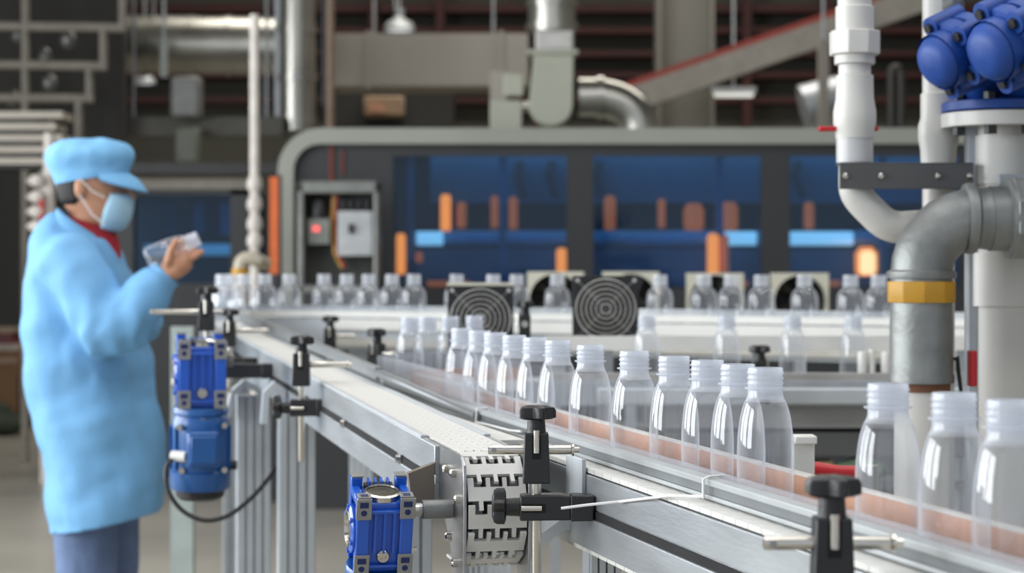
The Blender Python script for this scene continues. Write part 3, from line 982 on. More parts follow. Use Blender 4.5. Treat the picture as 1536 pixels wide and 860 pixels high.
    MB().cyl((.042 * k, 0, zt - .1 * k), (.06 * k, -.004 * k, zt - .1 * k), .008 * k, seg=10).build('fan_bolt', BLACK_P, t)
    return t


bpy.context.view_layer.update()
sp_end = left.matrix_world @ Vector((-0.0055, 0.078, -SR - .003))
gdir = Vector((math.cos(LANG), math.sin(LANG), 0))
gc = sp_end - gdir * (0.039 + 0.062)
gear_motor('bright blue gear motor coupled to the sprocket shaft of the empty conveyor', (gc.x, gc.y, gc.z - .022), 1.0, LANG, 0.061, 0.28)
YM = 4.6
mc = P(301, 562, YM)
gear_motor('blue gear motor hanging beside the worker with a black cable loop', (mc.x, YM, mc.z + .004), 1.38, LANG, 0.02, 0.05)
# its power cable
pts = [P(258, 690, YM - .06), P(249, 705, YM - .07), P(252, 735, YM - .08), P(272, 765, YM - .08), P(305, 781, YM - .08), P(340, 775, YM - .07), P(372, 752, YM - .04), P(400, 722, YM), P(414, 700, YM + .02)]
sm = []
for i in range(len(pts) - 1):
    a, b = pts[max(0, i - 1)], pts[min(len(pts) - 1, i + 2)]
    sm += bez(pts[i], pts[i] + (pts[i + 1] - a) / 6, pts[i + 1] - (b - pts[i]) / 6, pts[i + 1], 5)[:-1]
sm.append(pts[-1])
tag(MB().tube(sm, 0.0052, 10).build('power_cable', BLACK_P, None, w=True), 'black power cable looping below the hanging blue motor', 'cable')


# ------------------------------------------------------------------ cable ties
def tie(label, pts, r=0.0016):
    t = MB()
    for a in pts:
        t.tube(a, r, 8)
    return tag(t.build('cable_tie', pm('nylon_white', rgb(228, 228, 226), 0.45), None, w=True), label, 'cable tie', 'white cable ties on the guide rails')


yy = 2.3
xr = bottle_line(yy) - 0.047 / cw
tie('white cable tie with a long tail lying across the front beam', [
    [(xr + .012, yy + .02, BZ + .002), (xr + .012, yy + .012, BZ + .0285), (xr - .006, yy - .004, BZ + .0285), (xr - .0125, yy - .006, BZ + .026), (xr - .0125, yy - .006, BZ + .004)],
    [(xr - .0125, yy - .006, BZ + .006), (xr - .05, yy + .02, BZ + .004), P(930, 753, 2.52), P(880, 758, 2.53), P(842, 763, 2.54)]], 0.0018)
yy = 3.42
xr = bottle_line(yy) - 0.047 / cw
tie('white cable tie round the guide rail with a tail along the transfer plate', [
    [(xr + .01, yy + .01, BZ + .02), (xr + .004, yy, BZ + .029), (xr - .012, yy - .008, BZ + .029), (xr - .014, yy - .008, BZ + .003)],
    [(xr - .014, yy - .008, BZ + .006), (xr + .01, yy - .15, BZ + .012), (xr + .045, yy - .26, BZ + .012), (xr + .062, yy - .33, BZ + .016)]], 0.0018)
yy = 4.28
xr = bottle_line(yy) - 0.047 / cw
tie('small white cable tie where two guide rails meet by the bend', [
    [(xr + .01, yy, BZ + .03), (xr - .014, yy - .008, BZ + .032), (xr - .017, yy - .008, BZ + .003)]], 0.0024)


# ------------------------------------------------------------------ fans
def axial_fan(label, c, size, mframe, guard=True, stand_to=0.0, group=None, top=None):
    c = Vector(c)
    t = thing('axial_fan', label, 'fan', (c.x, c.y, stand_to), 0, group)
    zc = c.z - stand_to
    s = size / 2
    ro = s * 0.93
    n = 48
    fr = MB()
    dep = size * 0.3
    sq_f, ci_f, sq_b, ci_b = [], [], [], []
    for k in range(n):
        a = 2 * PI * k / n
        ca, sa = math.cos(a), math.sin(a)
        m = s / max(abs(ca), abs(sa))
        sq_f.append(Vector((ca * m, -dep / 2, zc + sa * m)))
        ci_f.append(Vector((ca * ro, -dep / 2, zc + sa * ro)))
        sq_b.append(Vector((ca * m, dep / 2, zc + sa * m)))
        ci_b.append(Vector((ca * ro, dep / 2, zc + sa * ro)))
    fr.rings([ci_b, sq_b, sq_f, ci_f, ci_b], False, False)
    fr.build('frame', mframe, t, smooth=30)
    MB().cyl((0, dep * .1, zc), (0, dep * .5, zc), ro * .36, seg=24).build('hub', BLACK_P, t)
    MB().lathe([(.0002, 0), (ro * .99, 0), (ro * .99, .003), (.0002, .003)], 32, (0, dep * .5, zc), (0, 1, 0)).build('dark_backing', DARK, t)  # added dark disc that paints the shaded inside of the fan
    for k in range(5):
        a = 2 * PI * k / 5
        bl = MB()
        rs = []
        for r_, tw in ((ro * .34, .9), (ro * .94, .5)):
            ca, sa = math.cos(a), math.sin(a)
            rad = Vector((ca, 0, sa)); tan = Vector((-sa, 0, ca))
            d1 = (tan * math.cos(tw) + Vector((0, 1, 0)) * math.sin(tw))
            w = ro * .3
            pc = Vector((0, dep * .28, zc)) + rad * r_
            nn = d1.cross(rad).normalized() * .0012
            rs.append([pc - d1 * w + nn, pc + d1 * w + nn, pc + d1 * w - nn, pc - d1 * w - nn])
        bl.rings(rs)
        bl.build('blade', BLACK_P, t)
    if guard:
        wire = pm('chromed_wire', rgb(214, 212, 206), 0.35, 0.5)
        for k in range(6):
            r_ = ro * (0.17 + 0.80 * k / 5)
            MB().tube([Vector((r_ * math.cos(2 * PI * q / 32), -dep / 2 - .004, zc + r_ * math.sin(2 * PI * q / 32))) for q in range(33)], 0.0016, 6, False).build('guard_ring', wire, t)
        for k in range(4):
            a = PI / 4 + k * PI / 2
            e = s * 1.22
            MB().box((math.cos(a) * e / 2, -dep / 2 - .002, zc + math.sin(a) * e / 2), (e, .003, .0045), Matrix.Rotation(-a, 3, 'Y')).build('guard_spoke', pm('dull_wire', rgb(110, 108, 104), .4, .6), t)
            MB().cyl((math.cos(a) * e, -dep / 2, zc + math.sin(a) * e), (math.cos(a) * e, -dep / 2 - .007, zc + math.sin(a) * e), .006, seg=8).build('corner_screw', STEEL, t)
    MB().bx(-.02, .02, -.012, .012, 0, zc - s).bx(-.06, .06, -.05, .05, 0, .008).build('stand', ALU_D, t)
    if top:
        MB().bx(-s * 1.02, s * 1.02, -dep * .6, dep * .6, zc + s, zc + s + .008).build('top_plate', top, t)
    return t


axial_fan('black square fan with a cream plate on its top edge', P(721, 478, 5.25), 0.172, BLACK_P, top=CREAM)
axial_fan('black square fan with a chromed wire guard and plain top', P(908, 463, 5.25), 0.172, BLACK_P)
for i, (u, v) in enumerate(((1199, 452), (1072, 452), (946, 450), (833, 450))):
    axial_fan('%s cream framed fan behind the rear conveyor, counted from the iron elbow pipe' % NTH[i], P(u, v, 8.0), 0.225, CREAM, False, group='cream framed fans behind the rear conveyor')

# ------------------------------------------------------------------ pipes and valves at the right
YP = 3.75
SP = FPX / YP


def pz(v): return CAMZ - (v - 404) / SP
def pxx(u): return (u - 768) / SP


xa = pxx(1282)
pv = thing('pvc_pipe', 'slim white plastic pipe with a screwed union, red lever and bend', 'pipe', (xa, YP, 0))
r1 = 25.5 / SP
MB().cyl((xa, YP, pz(60)), (xa, YP, HZ), r1, seg=24).build('upper_pipe', PVC, pv, w=True)
un = MB()
un.lathe([(r1, 0), (r1 + .004, 0), (r1 + .004, .05), (r1, .05)], 24, (xa, YP, pz(50)))
un.lathe([(r1, 0), (r1 + .0165, .002), (r1 + .0165, .046), (r1, .048)], 8, (xa, YP, pz(84)), rot0=PI / 8)
un.lathe([(r1, 0), (r1 + .006, 0), (r1 + .006, .018), (r1, .018)], 24, (xa, YP, pz(97)))
un.build('union_nut', PVC, pv, w=True, bevel=.002)
MB().cyl((xa, YP, pz(140)), (xa, YP, pz(60)), r1 * .95, seg=24).build('spigot', PVC, pv, w=True)
MB().lathe([(r1 * .9, 0), (r1 * 1.12, 0), (r1 * 1.16, .012), (r1 * 1.26, .03), (r1 * 1.26, .05), (r1 * 1.12, .075), (r1 * 1.1, .1), (r1 * 1.1, .118), (r1 * .95, .12)], 24, (xa, YP, pz(208))).build('socket', PVC, pv, w=True)
MB().lathe([(r1 * .95, 0), (r1 * 1.08, 0), (r1 * 1.08, .05), (r1 * .95, .05)], 24, (xa, YP, pz(244))).build('grey_sleeve', pm('grey_pvc', rgb(190, 190, 190), 0.35), pv, w=True)
xb = pxx(1418)
path = [Vector((xa, YP, pz(240))), Vector((xa, YP, pz(270)))] + bez((xa, YP, pz(278)), (xa, YP, pz(292)), (pxx(1290), YP, pz(300)), (pxx(1305), YP, pz(315)), 6) + bez((pxx(1318), YP, pz(328)), (pxx(1332), YP, pz(340)), (pxx(1345), YP, pz(343)), (pxx(1362), YP, pz(341)), 6) + [Vector((pxx(1400), YP + .02, pz(338))), Vector((xb, YP + .06, pz(336)))]
MB().tube(path, r1 * .95, 20).build('bend', PVC, pv, w=True)
lv = MB().bx(pxx(1228), pxx(1316), YP - .012, YP + .012, pz(197), pz(190))
lv.build('valve_lever', RED, pv, w=True, bevel=.002)

p2 = thing('pvc_pipe', 'white plastic standpipe behind the iron elbow and dark bracket', 'pipe', (xb, YP + .06, 0))
YQ = YP + .06
MB().cyl((xb, YQ, 0), (xb, YQ, HZ), r1 * .95, seg=24).build('pipe', PVC, p2, w=True)
MB().lathe([(r1 * .95, 0), (r1 * 1.04, 0), (r1 * 1.08, .03), (r1 * 1.2, .05), (r1 * 1.2, .075), (r1 * 1.06, .09), (r1 * 1.06, .135), (r1 * .95, .137)], 24, (xb, YQ, pz(245))).build('socket', PVC, p2, w=True)

# dark bracket across the pipes
br = thing('pipe_bracket', 'dark grey flat steel bracket clamped across the white pipes', 'bracket', (pxx(1352), YP - .04, pz(285)))
MB().bx(pxx(1254), pxx(1452), YP - .045, YP - .037, pz(285), pz(246)).bx(pxx(1254), pxx(1452), YP - .045, YP - .0, pz(249), pz(246)).build('flat_bar', BRACKET, br, w=True, bevel=.001)
for u in (1262, 1315, 1399, 1446):
    MB().lathe([(.0001, 0), (.006, 0), (.006, .004), (.003, .006), (.0001, .006)], 8, (pxx(u), YP - .045, pz(266)), (0, -1, 0)).build('bolt', STEEL, br, w=True)
# slim steel post the bracket is bolted to
MB().bx(pxx(1450), pxx(1462), YP - .02, YP + .02, 0, pz(190)).build('post', ALU_D, br, w=True)

# galvanised elbow with yellow tape
YI = 3.6
SI = FPX / YI
def iz(v): return CAMZ - (v - 404) / SI
def ix(u): return (u - 768) / SI
xi = ix(1382)
ir = thing('iron_elbow_pipe', 'large galvanised iron elbow pipe with a yellow tape band', 'pipe', (xi, YI, 0))
rI = 47 / SI
zc = iz(410)
ze = iz(338)
R = abs(ze - zc) + 0.012
cxx = xi + R
path = [Vector((xi, YI, zc - .005))]
for k in range(9):
    a = PI - (PI / 2) * k / 8
    path.append(Vector((cxx + R * math.cos(a), YI, zc + R * math.sin(a))))
path.append(Vector((ix(1455), YI, zc + R)))
MB().tube(path, rI * .97, 28).build('elbow', GALV, ir, w=True)
ax = zc + R
MB().lathe([(rI * .9, 0), (rI * 1.1, 0), (rI * 1.14, .006), (rI * 1.14, .016), (rI * 1.05, .02), (rI * .98, .022), (rI * .98, .034), (rI * 1.0, .036), (rI * 1.0, .05), (rI * .9, .05)], 28, (ix(1446), YI, ax), (1, 0, 0)).build('elbow_lip', GALV, ir, w=True)
MB().lathe([(rI * .85, 0), (rI * 1.04, 0), (rI * 1.04, .03), (rI * 1.24, .034), (rI * 1.28, .04), (rI * 1.28, .06), (rI * .9, .06)], 28, (ix(1483), YI, ax), (1, 0, 0)).build('union_collar', GALV, ir, w=True)
MB().lathe([(rI * .85, 0), (rI * 1.38, 0), (rI * 1.38, .07), (rI * .85, .07)], 8, (ix(1514), YI, ax), (1, 0, 0), rot0=PI / 8).build('union_hex', GALV, ir, w=True, bevel=.003)
MB().cyl((ix(1560), YI, ax), (ix(1560) + .5, YI, ax), rI, seg=24).build('run_pipe', GALV, ir, w=True)
MB().lathe([(rI * .9, 0), (rI * 1.08, 0), (rI * 1.1, .005), (rI * 1.1, .012), (rI * .95, .016)], 28, (xi, YI, iz(418))).build('elbow_lip', GALV, ir, w=True)
MB().lathe([(rI * .98, 0), (rI * 1.09, 0), (rI * 1.1, .038), (rI * .98, .038)], 10, (xi, YI, iz(454)), rot0=.2).build('yellow_tape', YELLOW, ir, w=True, bevel=.001)
MB().lathe([(rI * .95, 0), (rI * 1.04, .001), (rI * 1.04, .014), (rI, .018), (rI, .10), (rI * .98, .125), (rI * .98, .20), (rI * .9, .20)], 28, (xi, YI, iz(575))).build('nipple', GALV, ir, w=True)
MB().lathe([(rI * .7, 0), (rI * .92, 0), (rI * .92, .014), (rI * .7, .014)], 24, (xi, YI, iz(587))).build('rust_gasket', pm('rusty_iron', rgb(110, 72, 52), 0.8, 0, .2, 30), ir, w=True)
MB().cyl((xi, YI, 0), (xi, YI, iz(586)), rI * .86, seg=24).build('lower_pipe', PVC, ir, w=True)
MB().bx(ix(1452), ix(1464), YI - .012, YI + .012, iz(580), iz(526)).build('red_lever', RED, ir, w=True, bevel=.003)
MB().tube([P(1430, 540, YI), P(1436, 535, YI), P(1438, 560, YI), P(1442, 590, YI)], .004, 8).build('earth_wire', BLACK_P, ir, w=True)

# flanged white standpipe under the blue valves
YF = 3.7
SF = FPX / YF
def fz(v): return CAMZ - (v - 404) / SF
def fx(u): return (u - 768) / SF
xf = fx(1512)
fp = thing('flanged_pipe', 'thick white plastic standpipe with a bolted flange under the blue valves', 'pipe', (xf, YF + .06, 0))
YF2 = YF + .06
rF = 50 / SF
MB().cyl((xf, YF2, 0), (xf, YF2, fz(188)), rF * .93, seg=28).build('pipe', PVC, fp, w=True)
MB().lathe([(rF * .9, 0), (rF * 1.06, 0), (rF * 1.06, .1), (rF * .9, .1)], 28, (xf, YF2, fz(460))).build('socket', PVC, fp, w=True)
MB().lathe([(rF * .9, 0), (rF * 1.0, 0), (rF * 1.0, .09), (rF * .9, .09)], 28, (xf, YF2, fz(275))).build('collar', PVC, fp, w=True)
fl = MB().lathe([(rF * .7, 0), (rF * 1.78, 0), (rF * 1.78, .027), (rF * .7, .027)], 32, (xf, YF2, fz(189)))
fl.build('flange', PVC, fp, w=True, bevel=.002)
for k in range(8):
    a = PI * 2 * k / 8 + .35
    MB().lathe([(.0001, 0), (.012, 0), (.012, -.016), (.0001, -.016)], 6, (xf + rF * 1.45 * math.cos(a), YF2 + rF * 1.45 * math.sin(a), fz(189))).build('flange_nut', BLACK_P, fp, w=True)
MB().bx(fx(1496), fx(1560), YF2 - rF * 1.3, YF2 - rF * .9, fz(278), fz(262)).build('pipe_strap', ALU_D, fp, w=True)

vl = None


def valve(label, cu, cv, yv, k, base_x):
    """blue valve bonnet: domed round body tilted up, six lugs with bolts, neck on a round blue base plate"""
    c = P(cu, cv, yv)
    t = thing('valve_actuator', label, 'valve', (base_x, YF2, fz(165)))
    ax = Vector((-0.84, -0.40, -0.40)).normalized()
    r = 0.062 * k
    MB().lathe([(.0002, .05 * k), (r * .4, .0485 * k), (r * .66, .041 * k), (r * .8, .026 * k), (r * .84, .01 * k), (r * .86, 0)], 28, c + ax * .012, ax, cap1=False).build('dome_cap', VALVE_B, t, w=True)
    MB().lathe([(r * .6, .014), (r * 1.0, .012), (r * 1.04, .004), (r * 1.04, -.014), (r * .6, -.016)], 28, c, ax).build('front_flange', VALVE_B, t, w=True)
    MB().lathe([(r * .6, .014), (r * 1.02, .012), (r * 1.04, .004), (r * 1.04, -.012), (r * .6, -.016)], 28, c - ax * .036, ax).build('rear_flange', VALVE_B, t, w=True)
    MB().lathe([(r * .86, .06), (r * .86, -.05), (r * .7, -.11), (r * .6, -.3), (.001, -.3)], 24, c - ax * .02, ax).build('actuator_body', VALVE_B, t, w=True)
    q = Vector((0, 0, 1)).rotation_difference(ax)
    for j in range(5):
        a = 2 * PI * j / 5 + .75
        pc = c + q @ Vector((r * 1.02 * math.cos(a), r * 1.02 * math.sin(a), 0))
        lg = MB().cyl(pc + ax * .018, pc - ax * .055, .019 * k, seg=14).build('lug', VALVE_B, t, w=True)
        MB().cyl(pc + ax * .026, pc + ax * .016, .009 * k, seg=6).build('lug_bolt', BLACK_P, lg, w=True)
    # yoke down to the plate
    b0 = c - ax * .06
    MB().tube([b0, Vector((base_x * .5 + b0.x * .5, b0.y * .5 + YF2 * .5, (b0.z + fz(150)) / 2)), Vector((base_x, YF2, fz(152)))], [.04 * k, .034 * k, .045 * k], 20).build('yoke', VALVE_B, t, w=True)
    return t


v1 = valve('blue valve actuator beside the white standpipe, its dome facing the conveyor', 1432, 82, 3.62, 1.0, fx(1490))
v2 = valve('blue valve actuator farther from the conveyor, directly above the thick flanged standpipe', 1512, 66, 3.52, 1.08, fx(1535))
bp = MB().lathe([(.0002, 0), (rF * 1.75, 0), (rF * 1.75, .018), (rF * 1.2, .022), (.0002, .022)], 32, (xf, YF2, fz(165))).build('base_plate', VALVE_B, v1, w=True, bevel=.002)
for k in range(8):
    a = PI * 2 * k / 8 + .35
    MB().lathe([(.0001, 0), (.012, 0), (.012, .014), (.0001, .014)], 6, (xf + rF * 1.45 * math.cos(a), YF2 + rF * 1.45 * math.sin(a), fz(165) + .018)).build('base_bolt', BLACK_P, v1, w=True)
# dark fittings at the top edge
for (u, v, yy, rr) in ((1418, 8, 3.75, .022), (1440, 2, 3.72, .02)):
    pass
ft = thing('pipe_fitting', 'dark brass and iron pipe fitting above the first blue valve', 'fitting', P(1425, 20, 3.8))
c = P(1425, 8, 3.8)
MB().lathe([(.0002, -.02), (.02, -.02), (.028, -.01), (.028, .012), (.016, .016), (.016, .05), (.0002, .05)], 8, c).build('hex_nut', GALV, ft, w=True)
MB().tube([c + Vector((0, 0, .02)), c + Vector((.05, 0, .03)), c + Vector((.12, .02, .05)), c + Vector((.2, .03, .2))], .018, 12).build('hose', BLACK_P, ft, w=True)

# red lever and bits behind the front row
lvr = thing('lever_valve', 'red ball valve lever lying behind the front bottle row', 'valve', P(1250, 712, 3.1))
a, b = P(1214, 708, 3.1), P(1300, 710, 3.1)
MB().tube([a, a.lerp(b, .1) + Vector((0, 0, .004)), a.lerp(b, .5), b], [.008, .012, .011, .011], 12).build('lever', RED, lvr, w=True)
MB().cyl(b + Vector((0, 0, .012)), b - Vector((0, 0, .3)), .018, seg=16).build('valve_stem', STEEL_D, lvr, w=True)
MB().cyl(Vector((b.x, b.y, 0)), b - Vector((0, 0, .28)), .03, seg=16).build('valve_body', GALV, lvr, w=True)
wb = thing('white_bracket', 'white plastic angle bracket behind the front bottle row beside the red lever', 'bracket', (P(1208, 0, 2.95).x, 2.95, 0))
a = P(1190, 653, 2.95); b = P(1223, 720, 2.95)
MB().bx(a.x, b.x, 2.93, 2.97, a.z - .012, a.z).bx(a.x, b.x, 2.955, 2.97, b.z - .1, a.z - .012).build('angle', WHITE_B, wb, w=True, bevel=.002)
MB().bx((a.x + b.x) / 2 - .012, (a.x + b.x) / 2 + .012, 2.955, 2.985, 0, b.z - .05).build('post', ALU_D, wb, w=True)
# white solids standing for reflections of the white pipe, set on the edge rail
for u in (1294, 1308, 1329):
    x = P(u, 0, CY - hw).x
    rl = MB().lathe([(.0001, 0), (.0105, 0), (.012, .004), (.012, .046), (.0105, .05), (.0001, .05)] if u != 1308 else [(.0001, 0), (.0075, 0), (.0075, .056), (.0001, .056)], 16, (x, CY - hw, BZ + .022))
    tag(rl.build('pipe_reflection', WHITE_B, None, w=True), 'slim white pipe reflection between two others on the metal edge rail' if u == 1308 else ('short white pipe reflection on the edge rail touching the iron pipe' if u == 1329 else 'short white pipe reflection on the edge rail next to the spaced bottle'), 'roller', 'white pipe reflections on the edge rail')

# ------------------------------------------------------------------ big blow moulding machine
YB = 12.0
SB = FPX / YB
def bz(v): return CAMZ - (v - 404) / SB
def bxx(u): return (u - 768) / SB
frame_p = pm('pale_grey_green_paint', rgb(150, 152, 142), 0.45, 0, .05, 2)
dark_p = pm('charcoal_panel_paint', rgb(44, 46, 48), 0.5, 0, .1, 2)
blue_in = pm('blue_interior_panel', rgb(52, 96, 128), 0.45, 0, .15, 2)
navy = pm('navy_interior', rgb(18, 36, 58), 0.5, 0, .3, 3)
glass_blue = clear_plastic('blue_tinted_pane', (0.44, 0.68, 0.86, 1), 0.0, 0.03, 0.7, 0.03, (0.1, 0.25, 0.4, 1))
lampm = pm('orange_heater_glow', (1.0, 0.15, 0.02, 1), 0.5, 0, 0.1, 3, emit=4.2)
lamph = pm('white_hot_heater', (1.0, 0.28, 0.09, 1), 0.5, 0, 0.1, 3, emit=7)
lampd = pm('dim_heater_glow', (0.9, 0.13, 0.03, 1), 0.5, 0, 0.1, 3, emit=.95)
tubem = pm('lit_blue_tube', (0.80, 0.92, 0.95, 1), 0.5, 0, 0.05, 3, emit=1.1)
big = thing('moulding_machine', 'long dark blow moulding machine with pale rounded frame, blue windows and glowing heaters', 'machine', (bxx(1000), YB + .6, 0))
XL, XR = bxx(418), 4.3
zt = bz(193)
# rounded frame
rad, th = 0.26, 0.095


def arch(x0, x1, z1, r):
    pts = [(x0, 0.0)]
    for k in range(9):
        a = PI - (PI / 2) * k / 8
        pts.append((x0 + r + r * math.cos(a), z1 - r + r * math.sin(a)))
    for k in range(9):
        a = PI / 2 - (PI / 2) * k / 8
        pts.append((x1 - r + r * math.cos(a), z1 - r + r * math.sin(a)))
    pts.append((x1, 0.0))
    return pts


o_, i_ = arch(XL, XR, zt, rad), arch(XL + th, XR - th, zt - th, rad * .62)
fr = MB()
rs = [[Vector((p[0], YB - .06, p[1])), Vector((q[0], YB - .06, q[1])), Vector((q[0], YB + 1.1, q[1])), Vector((p[0], YB + 1.1, p[1]))] for p, q in zip(o_, i_)]
fr.rings(rs)
fr.build('outer_frame', frame_p, big, w=True)
wins = [(590, 850), (890, 1142), (1185, 1440), (1480, 1740)]
zt0, zw1, zw0 = zt - th, bz(234), bz(432)
MB().bx(XL + th, XR - th, YB, YB + .05, zw1, zt0).build('top_panel', dark_p, big, w=True)
MB().bx(XL + th, XR - th, YB, YB + .05, 0.42, zw0).build('lower_panel', dark_p, big, w=True)
edges = [XL + th] + [bxx(e) for w_ in wins for e in w_] + [XR - th]
for i in range(0, len(edges), 2):
    MB().bx(edges[i], edges[i + 1], YB, YB + .05, zw0, zw1).build('mullion', dark_p, big, w=True)
for (ua, ub) in wins:
    MB().bx(bxx(ua), bxx(ub), YB + .02, YB + .026, zw0, zw1).build('window_pane', glass_blue, big, w=True)
MB().bx(XL + th, XR - th, YB - .1, YB + 1.0, 0, 0.42).build('plinth', pm('plinth_grey', rgb(60, 62, 64), 0.55), big, w=True)
MB().bx(XL + th, XR - th, YB - .2, YB + .0, 0.42, 0.45).build('plinth_ledge', pm('ledge_grey', rgb(120, 118, 112), 0.5), big, w=True)
MB().bx(XL + th, XR - th, YB + 1.0, YB + 1.05, 0, zt0).build('back_panel', navy, big, w=True)
MB().bx(bxx(640), XR - th, YB + .55, YB + .6, bz(300), bz(222)).build('upper_blue_panel', blue_in, big, w=True)
MB().bx(bxx(600), XR - th, YB + .35, YB + .5, bz(430), bz(372)).build('lower_blue_panel', blue_in, big, w=True)
# long roller at mid height
MB().cyl((bxx(618), YB + .35, bz(357)), (XR - th, YB + .35, bz(357)), 0.05, seg=16).build('roller', pm('blue_white_roller', rgb(120, 168, 205), 0.35, .2), big, w=True)
for (ua, ub) in ((622, 662), (1095, 1142), (1186, 1290)):
    MB().cyl((bxx(ua), YB + .27, bz(357)), (bxx(ub), YB + .27, bz(357)), 0.042, seg=16).build('light_tube', tubem, big, w=True)
for u in (614, 754, 1083, 1330, 1500):
    MB().bx(bxx(u - 5), bxx(u + 5), YB + .12, YB + .2, zw0, zw1).build('inner_post', blue_in, big, w=True)
for (u, v0, v1, w_, mt) in ((665, 288, 345, 8, lampm), (690, 300, 340, 7, lampd), (741, 290, 340, 6, lampd), (770, 292, 342, 7, lampd), (920, 290, 343, 9, lampd), (1000, 295, 340, 6, lampd), (1050, 302, 345, 16, lampd), (1105, 300, 345, 14, lampd), (1229, 300, 342, 8, lampd),  # upper row: orange reflections built as glowing bodies
                            (600, 350, 412, 7, lampm), (628, 378, 394, 5, lampd), (843, 372, 410, 8, lampm), (1072, 350, 412, 9, lampm), (1090, 352, 410, 6, lampd), (1306, 376, 412, 12, lamph), (1308, 370, 414, 17, lampm), (860, 315, 340, 5, lampd)):
    x, z0, z1 = bxx(u), bz(v1), bz(v0)
    r_ = w_ / SB
    yl = YB + (.1 if v0 > 345 else .42) + (.1 if w_ == 17 else 0)  # widest body is added behind the hot heater as its orange glow rim
    MB().lathe([(.0002, 0), (r_ * .8, 0), (r_, r_ * .5), (r_, z1 - z0 - r_ * .6), (r_ * .6, z1 - z0), (.0002, z1 - z0)], 14, (x, yl, z0)).build('heater_glow', mt, big, w=True)
for (ua, ub) in ((640, 705), (1090, 1125), (1240, 1265)):
    MB().cyl((bxx(ua), YB + .1, bz(426)), (bxx(ub), YB + .1, bz(426)), .018, seg=10).build('heater_strip', lampd, big, w=True)
for u0 in (780, 830, 905, 1215):
    MB().tube([(bxx(u0), YB + .5, bz(236)), (bxx(u0 - 4), YB + .48, bz(262)), (bxx(u0 + 6), YB + .45, bz(292))], .03, 10).build('hose', navy, big, w=True)
MB().bx(bxx(494), bxx(500), YB - .012, YB + .001, bz(272), bz(216)).build('red_stripe', pm('dark_red_stripe', rgb(110, 40, 28), .5), big, w=True)
MB().bx(bxx(512), bxx(516), YB - .012, YB + .001, bz(262), bz(226)).build('red_stripe', MATS['dark_red_stripe'], big, w=True)

area('machine_inner_light', (1.4, YB + .5, zt0 - .03), (1.4, YB + .5, 0), 4.6, .3, 6.5, (0.9, 0.97, 1.0))
# control cabinet in front of it
YC = 11.3
SCc = FPX / YC
def cz(v): return CAMZ - (v - 404) / SCc
def cx(u): return (u - 768) / SCc
cab = thing('control_cabinet', 'wall of switch gear in a pale framed glass front control cabinet', 'cabinet', (cx(508), YC + .15, 0))
cf = pm('cabinet_frame_grey', rgb(126, 128, 124), .4, .4)
MB().bx(cx(446), cx(456), YC, YC + .2, 0.0, cz(272)).bx(cx(560), cx(568), YC, YC + .2, 0.0, cz(272)).bx(cx(446), cx(568), YC, YC + .2, cz(290), cz(272)).bx(cx(446), cx(568), YC, YC + .2, cz(440), cz(428)).build('frame', cf, cab, w=True, bevel=.01)
MB().bx(cx(450), cx(566), YC + .2, YC + .23, 0.0, cz(275)).build('back', pm('cabinet_back', rgb(70, 72, 68), .6), cab, w=True)
MB().bx(cx(446), cx(568), YC + .01, YC + .2, 0.0, cz(440)).build('lower_door', dark_p, cab, w=True)
mt_ = thing
MB().lathe([(.0002, 0), (.055, 0), (.055, .06), (.04, .1), (.0002, .115)], 20, (cx(476), YC + .1, cz(326))).build('meter_dome', BLACK_P, cab, w=True)
MB().bx(cx(460), cx(493), YC + .05, YC + .2, cz(366), cz(328)).build('meter_body', pm('meter_grey', rgb(118, 122, 116), .5), cab, w=True)
MB().bx(cx(468), cx(478), YC + .04, YC + .06, cz(347), cz(339)).build('red_display', pm('red_led', (1.0, .12, .12, 1), .5, emit=1.0), cab, w=True)
bk = MB().bx(cx(505), cx(558), YC + .06, YC + .2, cz(384), cz(316)).build('breaker_box', pm('breaker_grey', rgb(176, 180, 182), .5), cab, w=True, bevel=.006)
MB().bx(cx(522), cx(530), YC + .04, YC + .06, cz(350), cz(336)).build('breaker_switch', BLACK_P, bk, w=True)
for k in range(4):
    MB().bx(cx(508 + k * 12), cx(516 + k * 12), YC + .06, YC + .19, cz(313), cz(300)).build('terminal', BLACK_P, cab, w=True)
for u, cc in ((499, rgb(170, 130, 50)), (503, rgb(140, 40, 36))):
    MB().tube([(cx(u), YC + .1, cz(292)), (cx(u - 3), YC + .1, cz(330)), (cx(u + 1), YC + .1, cz(380)), (cx(u + 12), YC + .1, cz(402))], .012, 8).build('wire', pm('wire_%d' % u, cc, .5), cab, w=True)

# orange guard post with dark frame, between the machines
op = thing('guard_post', 'orange guard post between the two blue windowed machines', 'post', (bxx(412), 11.7, 0))
SO = FPX / 11.7
MB().bx((405 - 768) / SO, (418 - 768) / SO, 11.68, 11.74, 1.33, CAMZ + (404 - 266) / SO).build('orange_bar', pm('orange_paint', rgb(214, 104, 48), .45), op, w=True)
MB().bx((418 - 768) / SO, (421 - 768) / SO, 11.68, 11.76, 0, CAMZ + (404 - 262) / SO).build('edge_bar', dark_p, op, w=True)
MB().bx((403 - 768) / SO, (420 - 768) / SO, 11.66, 11.76, 0, 1.33).build('post_foot', dark_p, op, w=True)

